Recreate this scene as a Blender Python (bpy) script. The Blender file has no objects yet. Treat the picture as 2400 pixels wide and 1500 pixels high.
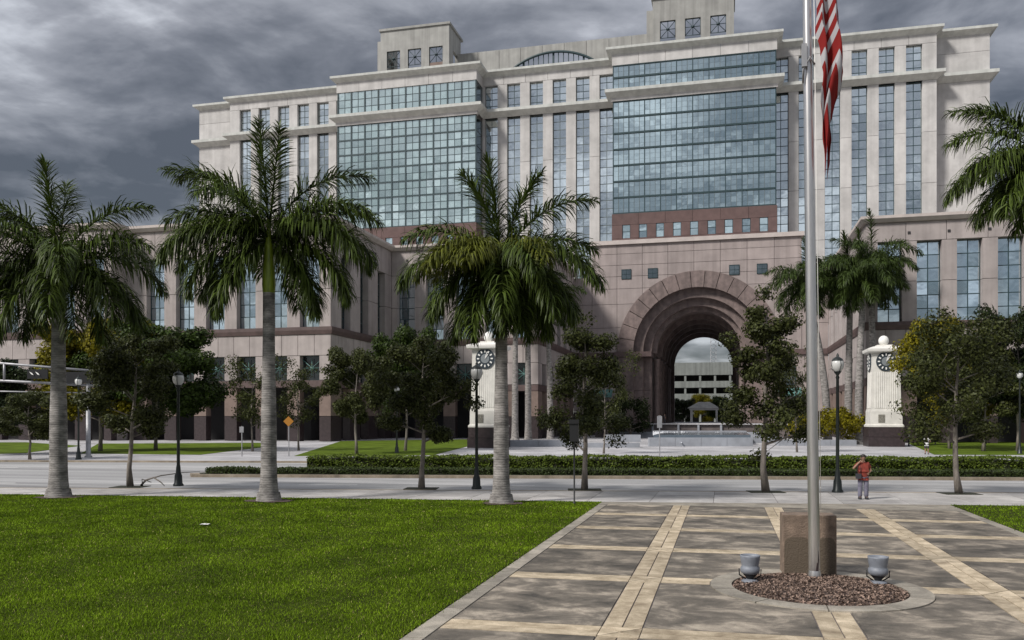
import bpy, math, random
import numpy as np
from mathutils import Matrix, Vector

# ------------------------------------------------------------------ camera
PI = math.pi
EYE = 3.2                                   # eye height above the plaza
FOC = 2000.0 / 2400.0                       # focal length / picture width
YAW = math.atan(497.0 / 2000.0)
scene = bpy.context.scene
col = scene.collection
cam_d = bpy.data.cameras.new("camera")
cam = bpy.data.objects.new("camera", cam_d)
col.objects.link(cam)
cam.location = (0, 0, EYE)
cam.rotation_euler = (PI / 2, 0, YAW)
cam_d.sensor_width = 36.0
cam_d.lens = 36.0 * FOC
cam_d.shift_y = (982.0 - 750.0) / 2400.0
cam_d.clip_start = 0.1
cam_d.clip_end = 6000
scene.camera = cam

# ------------------------------------------------------------------ world: overcast sky
SUN_ELEV, SUN_AZ = math.radians(42), math.radians(222)     # compass azimuth, from +Y clockwise
world = bpy.data.worlds.new("World")
scene.world = world
world.use_nodes = True
wn, wl = world.node_tree.nodes, world.node_tree.links
wn.clear()
w_out = wn.new("ShaderNodeOutputWorld")
w_bg = wn.new("ShaderNodeBackground")
w_bg.inputs["Strength"].default_value = 0.1
wl.new(w_bg.outputs[0], w_out.inputs[0])
w_sky = wn.new("ShaderNodeTexSky")
w_sky.sky_type = 'NISHITA'
w_sky.sun_disc = False
w_sky.sun_elevation = SUN_ELEV
w_sky.sun_rotation = SUN_AZ
w_tc = wn.new("ShaderNodeTexCoord")
w_sep = wn.new("ShaderNodeSeparateXYZ")
wl.new(w_tc.outputs["Generated"], w_sep.inputs[0])


def wmath(op, a, b=None, clamp=False):
    n = wn.new("ShaderNodeMath")
    n.operation = op
    n.use_clamp = clamp
    for i, v in enumerate((a, b)):
        if v is None:
            continue
        if isinstance(v, (int, float)):
            n.inputs[i].default_value = v
        else:
            wl.new(v, n.inputs[i])
    return n.outputs[0]


w_z = wmath('MAXIMUM', w_sep.outputs[2], 0.0)
w_den = wmath('ADD', w_z, 0.16)
w_px = wmath('DIVIDE', w_sep.outputs[0], w_den)
w_py = wmath('DIVIDE', w_sep.outputs[1], w_den)
w_comb = wn.new("ShaderNodeCombineXYZ")
wl.new(w_px, w_comb.inputs[0])
wl.new(w_py, w_comb.inputs[1])
w_map = wn.new("ShaderNodeMapping")
w_map.inputs["Location"].default_value = (18.11, 6.79, 13.4)
w_map.inputs["Rotation"].default_value = (0, 0, 0.5)
w_map.inputs["Scale"].default_value = (1.0, 1.35, 1.0)
wl.new(w_comb.outputs[0], w_map.inputs[0])
w_n1 = wn.new("ShaderNodeTexNoise")
w_n1.inputs["Scale"].default_value = 1.15
w_n1.inputs["Detail"].default_value = 9
w_n1.inputs["Roughness"].default_value = 0.50
w_n1.inputs["Distortion"].default_value = 0.6
wl.new(w_map.outputs[0], w_n1.inputs["Vector"])
w_rp = wn.new("ShaderNodeValToRGB")
cr = w_rp.color_ramp
cr.elements[0].position = 0.30
cr.elements[0].color = (0.235, 0.245, 0.275, 1)
cr.elements[1].position = 0.70
cr.elements[1].color = (2.0, 2.06, 2.2, 1)
e = cr.elements.new(0.42)
e.color = (0.47, 0.485, 0.54, 1)
e = cr.elements.new(0.54)
e.color = (0.89, 0.91, 0.99, 1)
w_n2 = wn.new("ShaderNodeTexNoise")
w_n2.inputs["Scale"].default_value = 3.1
w_n2.inputs["Detail"].default_value = 7
w_n2.inputs["Roughness"].default_value = 0.55
w_n2.inputs["Distortion"].default_value = 0.25
wl.new(w_comb.outputs[0], w_n2.inputs["Vector"])
w_d = wmath('SUBTRACT', w_n2.outputs["Fac"], 0.5)
w_sum = wmath('MULTIPLY_ADD', w_d, 0.85)
wl.new(w_n1.outputs["Fac"], w_sum.node.inputs[2])
wl.new(w_sum, w_rp.inputs[0])
# overcast sky grows brighter towards the zenith (1 + 2 sin h) / 3
w_cie = wmath('MULTIPLY_ADD', w_z, 2.0)
w_cie.node.inputs[2].default_value = 0.80
w_mul = wn.new("ShaderNodeMix")
w_mul.data_type = 'RGBA'
w_mul.blend_type = 'MULTIPLY'
w_mul.inputs[0].default_value = 1.0
wl.new(w_rp.outputs[0], w_mul.inputs[6])
w_cc = wn.new("ShaderNodeCombineColor")
for i in range(3):
    wl.new(w_cie, w_cc.inputs[i])
wl.new(w_cc.outputs[0], w_mul.inputs[7])
w_mix = wn.new("ShaderNodeMix")
w_mix.data_type = 'RGBA'
w_mix.inputs[0].default_value = 0.93
wl.new(w_sky.outputs[0], w_mix.inputs[6])
wl.new(w_mul.outputs[2], w_mix.inputs[7])
wl.new(w_mix.outputs[2], w_bg.inputs[0])

# ------------------------------------------------------------------ sun and exposure
sun_d = bpy.data.lights.new("sun", 'SUN')
sun_d.energy = 1.5
sun_d.angle = math.radians(10)
sun_d.color = (1.0, 0.96, 0.91)
sun = bpy.data.objects.new("sun", sun_d)
col.objects.link(sun)
sdir = Vector((math.sin(SUN_AZ) * math.cos(SUN_ELEV), math.cos(SUN_AZ) * math.cos(SUN_ELEV), math.sin(SUN_ELEV)))
sun.rotation_euler = (-sdir).to_track_quat('-Z', 'Y').to_euler()
sun.location = (0, 0, 120)
scene.view_settings.view_transform = 'Standard'
scene.view_settings.look = 'None'
scene.view_settings.gamma = 1.0
scene.view_settings.exposure = 1.35
scene.view_settings.use_curve_mapping = False

# ------------------------------------------------------------------ survey helpers
CA, SA = math.cos(YAW), math.sin(YAW)


def G(px, py, z=0.0):
    """Ground point (at height z) that the photograph shows at a pixel of its 2400 x 1500 frame."""
    s = (EYE - z) * 2000.0 / (py - 982.0)
    u = (px - 1200.0) / 2000.0
    return Vector((s * (CA * u - SA), s * (CA + SA * u), z))


def XA(px, Y):
    u = (px - 1200.0) / 2000.0
    return Y * (CA * u - SA) / (CA + SA * u)


def ZA(px, py, Y):
    u = (px - 1200.0) / 2000.0
    return EYE + (982.0 - py) / 2000.0 * Y / (CA + SA * u)


# ------------------------------------------------------------------ materials
def mat(name, color, rough=0.8, var=0.0, vscale=3.0, bump=0.0, bscale=20.0, metallic=0.0, spec=0.5,
        color2=None, ramp=(0.35, 0.65), island=0.0, stretch=(1, 1, 1), detail=6.0, objrand=0.0, trans=0.0, emit=None,
        coords='Object', streak=0.0):
    m = bpy.data.materials.new(name)
    m.use_nodes = True
    n, l = m.node_tree.nodes, m.node_tree.links
    b = n["Principled BSDF"]
    b.inputs["Base Color"].default_value = (*color, 1)
    b.inputs["Roughness"].default_value = rough
    b.inputs["Metallic"].default_value = metallic
    b.inputs["Specular IOR Level"].default_value = spec
    tc = n.new("ShaderNodeTexCoord")
    mp = n.new("ShaderNodeMapping")
    mp.inputs["Scale"].default_value = stretch
    if coords == 'World':
        g = n.new("ShaderNodeNewGeometry")
        l.new(g.outputs["Position"], mp.inputs[0])
    else:
        l.new(tc.outputs[coords], mp.inputs[0])
    out = None
    if color2 is not None or var > 0:
        t = n.new("ShaderNodeTexNoise")
        t.inputs["Scale"].default_value = vscale
        t.inputs["Detail"].default_value = detail
        t.inputs["Roughness"].default_value = 0.6
        l.new(mp.outputs[0], t.inputs["Vector"])
        r = n.new("ShaderNodeValToRGB")
        r.color_ramp.elements[0].position = ramp[0]
        r.color_ramp.elements[1].position = ramp[1]
        c2 = color2 if color2 is not None else tuple(c * (1 - var) for c in color)
        c1 = color if color2 is not None else tuple(min(1, c * (1 + var)) for c in color)
        r.color_ramp.elements[0].color = (*c2, 1)
        r.color_ramp.elements[1].color = (*c1, 1)
        l.new(t.outputs["Fac"], r.inputs[0])
        out = r.outputs[0]
    if streak > 0:
        gs = n.new("ShaderNodeNewGeometry")
        ms_ = n.new("ShaderNodeMapping")
        ms_.inputs["Scale"].default_value = (1.1, 1.1, 0.05)
        l.new(gs.outputs["Position"], ms_.inputs[0])
        ts = n.new("ShaderNodeTexNoise")
        ts.inputs["Scale"].default_value = 1.0
        ts.inputs["Detail"].default_value = 5
        l.new(ms_.outputs[0], ts.inputs["Vector"])
        rs_ = n.new("ShaderNodeMapRange")
        rs_.inputs[1].default_value = 0.35
        rs_.inputs[2].default_value = 0.62
        rs_.inputs[3].default_value = 1 - streak
        rs_.inputs[4].default_value = 1.03
        l.new(ts.outputs["Fac"], rs_.inputs[0])
        h0 = n.new("ShaderNodeHueSaturation")
        l.new(rs_.outputs[0], h0.inputs["Value"])
        if out is not None:
            l.new(out, h0.inputs["Color"])
        else:
            h0.inputs["Color"].default_value = (*color, 1)
        out = h0.outputs[0]
    if island > 0 or objrand > 0:
        if island > 0:
            g2 = n.new("ShaderNodeNewGeometry")
            rnd = g2.outputs["Random Per Island"]
            amt = island
        else:
            g2 = n.new("ShaderNodeObjectInfo")
            rnd = g2.outputs["Random"]
            amt = objrand
        mr = n.new("ShaderNodeMapRange")
        mr.inputs[3].default_value = 1 - amt
        mr.inputs[4].default_value = 1 + amt
        l.new(rnd, mr.inputs[0])
        hs = n.new("ShaderNodeHueSaturation")
        l.new(mr.outputs[0], hs.inputs["Value"])
        if out is not None:
            l.new(out, hs.inputs["Color"])
        else:
            hs.inputs["Color"].default_value = (*color, 1)
        out = hs.outputs[0]
    if out is not None:
        l.new(out, b.inputs["Base Color"])
    if bump > 0:
        t2 = n.new("ShaderNodeTexNoise")
        t2.inputs["Scale"].default_value = bscale
        t2.inputs["Detail"].default_value = 5
        l.new(mp.outputs[0], t2.inputs["Vector"])
        bp = n.new("ShaderNodeBump")
        bp.inputs["Strength"].default_value = bump
        bp.inputs["Distance"].default_value = 0.05
        l.new(t2.outputs["Fac"], bp.inputs["Height"])
        l.new(bp.outputs[0], b.inputs["Normal"])
    if trans > 0:
        o = n["Material Output"]
        tr = n.new("ShaderNodeBsdfTranslucent")
        if out is not None:
            l.new(out, tr.inputs[0])
        else:
            tr.inputs[0].default_value = (*color, 1)
        mx = n.new("ShaderNodeMixShader")
        mx.inputs[0].default_value = trans
        l.new(b.outputs[0], mx.inputs[1])
        l.new(tr.outputs[0], mx.inputs[2])
        l.new(mx.outputs[0], o.inputs[0])
    if emit:
        b.inputs["Emission Color"].default_value = (*emit[0], 1)
        b.inputs["Emission Strength"].default_value = emit[1]
    return m


def glass_mat(name, tint, dark, rough=0.04, mirror=0.6):
    """Coated window glass: a mirror coat over rooms and blinds that differ from pane to pane."""
    m = bpy.data.materials.new(name)
    m.use_nodes = True
    n, l = m.node_tree.nodes, m.node_tree.links
    b = n["Principled BSDF"]
    o = n["Material Output"]
    g = n.new("ShaderNodeNewGeometry")
    oi = n.new("ShaderNodeObjectInfo")
    ad = n.new("ShaderNodeMath")
    ad.operation = 'ADD'
    l.new(g.outputs["Random Per Island"], ad.inputs[0])
    l.new(oi.outputs["Random"], ad.inputs[1])
    fr = n.new("ShaderNodeMath")
    fr.operation = 'FRACT'
    l.new(ad.outputs[0], fr.inputs[0])
    r = n.new("ShaderNodeValToRGB")
    r.color_ramp.elements[0].color = tuple(c * 1.5 for c in dark) + (1,)
    r.color_ramp.elements[1].color = tuple(min(1.0, c * 2.7) for c in dark) + (1,)
    r.color_ramp.elements[1].position = 1.0
    l.new(fr.outputs[0], r.inputs[0])
    l.new(r.outputs[0], b.inputs["Base Color"])
    b.inputs["Roughness"].default_value = 0.25
    gl = n.new("ShaderNodeBsdfGlossy")
    gl.inputs["Color"].default_value = (*tint, 1)
    gl.inputs["Roughness"].default_value = rough
    t = n.new("ShaderNodeTexNoise")
    t.inputs["Scale"].default_value = 0.5
    l.new(g.outputs["Position"], t.inputs["Vector"])
    bp = n.new("ShaderNodeBump")
    bp.inputs["Strength"].default_value = 0.06
    bp.inputs["Distance"].default_value = 0.2
    l.new(t.outputs["Fac"], bp.inputs["Height"])
    l.new(bp.outputs[0], gl.inputs["Normal"])
    mx = n.new("ShaderNodeMixShader")
    mx.inputs[0].default_value = mirror
    l.new(b.outputs[0], mx.inputs[1])
    l.new(gl.outputs[0], mx.inputs[2])
    l.new(mx.outputs[0], o.inputs[0])
    return m


M = {}
M['tower'] = mat('pale_precast', (0.515, 0.50, 0.485), 0.85, var=0.12, vscale=0.35, objrand=0.05, streak=0.10, bump=0.1, bscale=6, coords='World')
M['tower_trim'] = mat('pale_cornice', (0.53, 0.54, 0.51), 0.8, var=0.08, vscale=0.5, streak=0.14, coords='World')
M['roof_block'] = mat('grey_precast', (0.35, 0.345, 0.325), 0.85, var=0.10, vscale=0.4, objrand=0.06, streak=0.2, coords='World')
M['pink'] = mat('pink_precast', (0.385, 0.337, 0.322), 0.85, var=0.10, vscale=0.45, objrand=0.07, streak=0.15, bump=0.1, bscale=6, coords='World')
M['pink_trim'] = mat('pink_cornice', (0.50, 0.44, 0.41), 0.8, var=0.1, vscale=0.6, coords='World')
M['arch_wall'] = mat('rose_precast', (0.345, 0.292, 0.277), 0.85, var=0.10, vscale=0.4, objrand=0.07, streak=0.15, coords='World')
M['arch_stone'] = mat('brown_stone', (0.20, 0.152, 0.14), 0.75, var=0.22, vscale=1.2, objrand=0.10, streak=0.25, coords='World')
M['brown_band'] = mat('brown_band_stone', (0.10, 0.066, 0.062), 0.6, var=0.2, vscale=1.0, coords='World')
M['brown_pier'] = mat('tan_stone', (0.20, 0.145, 0.122), 0.8, var=0.15, vscale=0.8, objrand=0.06, coords='World')
M['granite'] = mat('dark_granite', (0.040, 0.028, 0.029), 0.4, var=0.3, vscale=3.0, objrand=0.1, coords='World')
M['brick'] = mat('red_brick_cladding', (0.122, 0.078, 0.073), 0.85, var=0.12, vscale=0.8, objrand=0.06, coords='World')
M['joint'] = mat('joint_backing', (0.13, 0.115, 0.11), 0.9)  # dark backing that shows in the gaps between panels and slabs
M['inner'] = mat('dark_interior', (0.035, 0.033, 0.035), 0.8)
M['frame'] = mat('dark_teal_frame', (0.022, 0.048, 0.055), 0.45)
M['frame_grey'] = mat('grey_green_frame', (0.10, 0.125, 0.125), 0.5)
M['grille'] = mat('teal_grille', (0.10, 0.22, 0.20), 0.5)
M['glass_l'] = glass_mat('mint_glass', (0.90, 1.0, 0.98), (0.17, 0.235, 0.225), mirror=0.66)
M['glass_r'] = glass_mat('blue_glass', (0.76, 0.88, 0.88), (0.04, 0.07, 0.075), mirror=0.86)
M['glass_s'] = glass_mat('strip_glass', (0.90, 0.97, 0.98), (0.09, 0.105, 0.11), mirror=0.82)
M['glass_w'] = glass_mat('wing_glass', (0.80, 0.92, 0.98), (0.04, 0.07, 0.09), mirror=0.8)
M['glass_k'] = glass_mat('shade_dark_window_glass', (0.30, 0.34, 0.36), (0.006, 0.008, 0.009), mirror=0.12)  # recess shade put into the colour: near-black, hardly mirroring panes of lower windows
M['glass_d'] = glass_mat('dark_glass', (0.30, 0.36, 0.38), (0.012, 0.016, 0.018), mirror=0.5)


def concrete_mat(name, c1, c2, c3, scale, rough=0.75, streak=(1, 1, 1), rot=0.0):
    m = bpy.data.materials.new(name)
    m.use_nodes = True
    n, l = m.node_tree.nodes, m.node_tree.links
    b = n["Principled BSDF"]
    g = n.new("ShaderNodeNewGeometry")
    mp = n.new("ShaderNodeMapping")
    mp.inputs["Scale"].default_value = streak
    mp.inputs["Rotation"].default_value = (0, 0, rot)
    oi0 = n.new("ShaderNodeObjectInfo")
    cb = n.new("ShaderNodeCombineXYZ")
    ml = n.new("ShaderNodeMath")
    ml.operation = 'MULTIPLY'
    ml.inputs[1].default_value = 40.0
    l.new(oi0.outputs["Random"], ml.inputs[0])
    l.new(ml.outputs[0], cb.inputs[2])
    va = n.new("ShaderNodeVectorMath")
    va.operation = 'ADD'
    l.new(g.outputs["Position"], va.inputs[0])
    l.new(cb.outputs[0], va.inputs[1])
    l.new(va.outputs[0], mp.inputs[0])
    t = n.new("ShaderNodeTexNoise")
    t.inputs["Scale"].default_value = scale
    t.inputs["Detail"].default_value = 8
    t.inputs["Roughness"].default_value = 0.70
    t.inputs["Distortion"].default_value = 0.35
    l.new(mp.outputs[0], t.inputs["Vector"])
    r = n.new("ShaderNodeValToRGB")
    r.color_ramp.elements[0].position = 0.32
    r.color_ramp.elements[0].color = (*c1, 1)
    r.color_ramp.elements[1].position = 0.68
    r.color_ramp.elements[1].color = (*c3, 1)
    e = r.color_ramp.elements.new(0.5)
    e.color = (*c2, 1)
    l.new(t.outputs["Fac"], r.inputs[0])
    oi = n.new("ShaderNodeObjectInfo")
    mr = n.new("ShaderNodeMapRange")
    mr.inputs[3].default_value = 0.84
    mr.inputs[4].default_value = 1.16
    l.new(oi.outputs["Random"], mr.inputs[0])
    hs = n.new("ShaderNodeHueSaturation")
    l.new(mr.outputs[0], hs.inputs["Value"])
    l.new(r.outputs[0], hs.inputs["Color"])
    t3 = n.new("ShaderNodeTexNoise")
    t3.inputs["Scale"].default_value = 60
    t3.inputs["Detail"].default_value = 4
    l.new(g.outputs["Position"], t3.inputs["Vector"])
    mr3 = n.new("ShaderNodeMapRange")
    mr3.inputs[1].default_value = 0.3
    mr3.inputs[2].default_value = 0.7
    mr3.inputs[3].default_value = 0.75
    mr3.inputs[4].default_value = 1.2
    l.new(t3.outputs["Fac"], mr3.inputs[0])
    hs2 = n.new("ShaderNodeHueSaturation")
    l.new(mr3.outputs[0], hs2.inputs["Value"])
    l.new(hs.outputs[0], hs2.inputs["Color"])
    l.new(hs2.outputs[0], b.inputs["Base Color"])
    b.inputs["Roughness"].default_value = rough
    bp = n.new("ShaderNodeBump")
    bp.inputs["Strength"].default_value = 0.25
    bp.inputs["Distance"].default_value = 0.01
    l.new(t3.outputs["Fac"], bp.inputs["Height"])
    l.new(bp.outputs[0], b.inputs["Normal"])
    return m


M['slab'] = concrete_mat('stained_slab', (0.045, 0.040, 0.033), (0.145, 0.125, 0.10), (0.42, 0.36, 0.285), 1.1, streak=(1.0, 1.25, 1))
M['strip'] = concrete_mat('sandy_strip', (0.24, 0.185, 0.12), (0.44, 0.36, 0.25), (0.66, 0.55, 0.40), 2.2)
M['border'] = concrete_mat('grey_border', (0.17, 0.15, 0.125), (0.31, 0.28, 0.23), (0.44, 0.39, 0.32), 1.2)
M['walk'] = concrete_mat('pale_pavement', (0.24, 0.23, 0.22), (0.42, 0.40, 0.385), (0.60, 0.58, 0.55), 0.35)
M['walk2'] = concrete_mat('far_pavement', (0.30, 0.295, 0.30), (0.46, 0.45, 0.46), (0.66, 0.65, 0.66), 0.18)
M['road'] = concrete_mat('road_concrete', (0.21, 0.205, 0.205), (0.38, 0.375, 0.37), (0.58, 0.57, 0.56), 0.32, streak=(0.06, 1.7, 1), rot=-math.radians(10.5))
M['kerb'] = concrete_mat('kerb_stone', (0.14, 0.115, 0.085), (0.27, 0.22, 0.16), (0.38, 0.32, 0.25), 0.8)
M['ground'] = concrete_mat('far_ground', (0.06, 0.06, 0.055), (0.10, 0.10, 0.09), (0.14, 0.14, 0.125), 0.05)
M['soil'] = mat('lawn_soil', (0.034, 0.044, 0.006), 0.95, spec=0.1, var=0.4, vscale=1.5, bump=0.6, bscale=18, coords='World')
M['far_lawn'] = mat('far_lawn', (0.085, 0.125, 0.012), 0.95, spec=0.1, var=0.35, vscale=0.5, bump=0.8, bscale=9, coords='World')
M['blade'] = mat('grass_blade', (0.195, 0.300, 0.014), 0.7, spec=0.12, color2=(0.085, 0.145, 0.005), vscale=0.55, ramp=(0.35, 0.65), island=0.7, trans=0.3, coords='World')
M['leaf_hedge'] = mat('hedge_leaf', (0.085, 0.118, 0.016), 0.5, spec=0.15, island=0.7, trans=0.2)
M['leaf_low'] = mat('low_hedge_leaf', (0.042, 0.060, 0.016), 0.5, spec=0.15, island=0.5, trans=0.2)
M['leaf_oak'] = mat('olive_leaf', (0.048, 0.056, 0.016), 0.45, spec=0.15, island=0.6, trans=0.25)
M['leaf_green'] = mat('green_leaf', (0.036, 0.058, 0.010), 0.45, spec=0.15, island=0.6, trans=0.25)
M['leaf_yellow'] = mat('yellow_green_leaf', (0.17, 0.15, 0.008), 0.5, spec=0.15, island=0.5, trans=0.3)
M['leaf_dark'] = mat('dark_leaf', (0.020, 0.030, 0.009), 0.45, spec=0.15, island=0.5, trans=0.2)
M['core'] = mat('hedge_twigs', (0.02, 0.022, 0.010), 0.95)
M['bark'] = mat('grey_bark', (0.20, 0.175, 0.15), 0.9, var=0.35, vscale=5, bump=0.6, bscale=14, stretch=(1, 1, 0.3))
M['frond'] = mat('palm_leaflet', (0.056, 0.082, 0.015), 0.42, spec=0.15, island=0.8, trans=0.2)
M['frond_y'] = mat('palm_leaflet_yellow', (0.098, 0.110, 0.015), 0.4, spec=0.15, island=0.6, trans=0.22)
M['frond_f'] = mat('far_palm_leaflet', (0.045, 0.068, 0.016), 0.4, spec=0.15, island=0.5, trans=0.2)
M['rachis'] = mat('palm_rachis', (0.10, 0.125, 0.03), 0.5)
M['shaft'] = mat('crownshaft', (0.20, 0.26, 0.02), 0.4, var=0.3, vscale=2, stretch=(6, 6, 0.5))
M['metal_dark'] = mat('dark_green_iron', (0.017, 0.022, 0.021), 0.4, metallic=0.2, spec=0.5)
M['metal_black'] = mat('black_steel', (0.010, 0.010, 0.011), 0.45)
M['galv'] = mat('galvanised_steel', (0.34, 0.34, 0.35), 0.5, metallic=0.5, var=0.15, vscale=2)
M['alu'] = mat('brushed_aluminium', (0.62, 0.60, 0.58), 0.30, metallic=0.9, var=0.08, vscale=3, stretch=(8, 8, 0.6))
M['globe'] = mat('opal_glass', (0.80, 0.80, 0.78), 0.25, trans=0.3)
M['white'] = mat('white_paint', (0.80, 0.79, 0.75), 0.6, var=0.06, vscale=2)
M['clock_stone'] = mat('cream_stone', (0.62, 0.60, 0.55), 0.75, var=0.10, vscale=1.0)
M['clock_trim'] = mat('pale_stone_trim', (0.74, 0.72, 0.67), 0.75, var=0.08, vscale=1.0)
M['dial'] = mat('blue_grey_dial', (0.030, 0.042, 0.052), 0.4)
M['dial_mid'] = mat('grey_dial_centre', (0.20, 0.22, 0.23), 0.5)
M['plaque'] = mat('weathered_plaque', (0.19, 0.18, 0.15), 0.6, var=0.5, vscale=6)
M['pot'] = mat('grey_painted_metal', (0.185, 0.20, 0.23), 0.5, var=0.15, vscale=6)
M['chip'] = mat('mulch_chip', (0.185, 0.132, 0.105), 0.9, spec=0.1, island=0.85)
M['mulch'] = mat('mulch_bed', (0.085, 0.058, 0.05), 0.95, var=0.4, vscale=12, bump=0.8, bscale=40)
M['ped'] = mat('brown_pedestal_stone', (0.185, 0.135, 0.10), 0.85, var=0.3, vscale=4, bump=0.4, bscale=30)
M['red'] = mat('flag_red', (0.25, 0.022, 0.02), 0.85, spec=0.15, trans=0.2)
M['flag_white'] = mat('flag_white', (0.50, 0.485, 0.50), 0.85, trans=0.25)
M['flag_blue'] = mat('flag_blue', (0.03, 0.04, 0.13), 0.8, trans=0.2)
M['pool_stone'] = mat('blue_grey_stone', (0.30, 0.315, 0.345), 0.6, var=0.15, vscale=0.8, coords='World')
M['foam'] = mat('white_water', (0.86, 0.88, 0.92), 0.35, var=0.1, vscale=3, bump=0.7, bscale=5)
M['pool'] = mat('pool_water', (0.12, 0.15, 0.18), 0.08, bump=0.5, bscale=4)
M['terrace'] = mat('terrace_granite', (0.115, 0.095, 0.09), 0.6, var=0.25, vscale=1.0, coords='World')
M['garage'] = mat('garage_concrete', (0.22, 0.235, 0.22), 0.85, streak=0.25, var=0.12, vscale=0.3, coords='World')
M['orange'] = mat('orange_sign', (0.36, 0.15, 0.01), 0.6)
M['skin'] = mat('skin', (0.30, 0.17, 0.115), 0.55)
M['shirt_red'] = mat('rust_red_shirt', (0.21, 0.035, 0.022), 0.85, var=0.25, vscale=9)
M['jeans'] = mat('grey_blue_trousers', (0.15, 0.145, 0.19), 0.85, var=0.25, vscale=9)
M['shirt_white'] = mat('white_shirt', (0.62, 0.62, 0.60), 0.85)
M['dark_cloth'] = mat('dark_cloth', (0.035, 0.035, 0.042), 0.85)
M['hair'] = mat('dark_hair', (0.018, 0.013, 0.010), 0.6)

# palm trunk with leaf-scar rings
m = mat('palm_trunk', (0.235, 0.218, 0.205), 0.85, var=0.5, vscale=2.2, stretch=(1, 1, 2.0))
M['ptrunk'] = m
n, l = m.node_tree.nodes, m.node_tree.links
b = n["Principled BSDF"]
tc = n.new("ShaderNodeTexCoord")
wv = n.new("ShaderNodeTexWave")
wv.bands_direction = 'Z'
wv.inputs["Scale"].default_value = 3.4
wv.inputs["Distortion"].default_value = 3.0
wv.inputs["Detail"].default_value = 3
wv.inputs["Detail Scale"].default_value = 1.5
l.new(tc.outputs["Object"], wv.inputs["Vector"])
mr = n.new("ShaderNodeMapRange")
mr.inputs[1].default_value = 0.0
mr.inputs[2].default_value = 0.35
mr.inputs[3].default_value = 0.80
mr.inputs[4].default_value = 1.05
l.new(wv.outputs["Fac"], mr.inputs[0])
hs = n.new("ShaderNodeHueSaturation")
src = b.inputs["Base Color"].links[0].from_socket
l.new(src, hs.inputs["Color"])
l.new(mr.outputs[0], hs.inputs["Value"])
l.new(hs.outputs[0], b.inputs["Base Color"])
bp = n.new("ShaderNodeBump")
bp.inputs["Strength"].default_value = 0.3
bp.inputs["Distance"].default_value = 0.02
l.new(wv.outputs["Fac"], bp.inputs["Height"])
l.new(bp.outputs[0], b.inputs["Normal"])


# ------------------------------------------------------------------ mesh builders
def tag(o, label=None, cat=None, group=None, kind=None):
    if label:
        o["label"] = label
    if cat:
        o["category"] = cat
    if group:
        o["group"] = group
    if kind:
        o["kind"] = kind
    return o


def empty(name, loc=(0, 0, 0), rz=0.0):
    o = bpy.data.objects.new(name, None)
    o.empty_display_size = 0.3
    o.location = loc
    o.rotation_euler = (0, 0, rz)
    col.objects.link(o)
    return o


def link(name, me, parent=None, world=False, m=None):
    o = bpy.data.objects.new(name, me)
    if m is not None and len(me.materials) == 0:
        me.materials.append(m)
    col.objects.link(o)
    if parent is not None:
        o.parent = parent
        if world:
            o.matrix_parent_inverse = Matrix.Translation(-parent.location)
    return o


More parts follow.
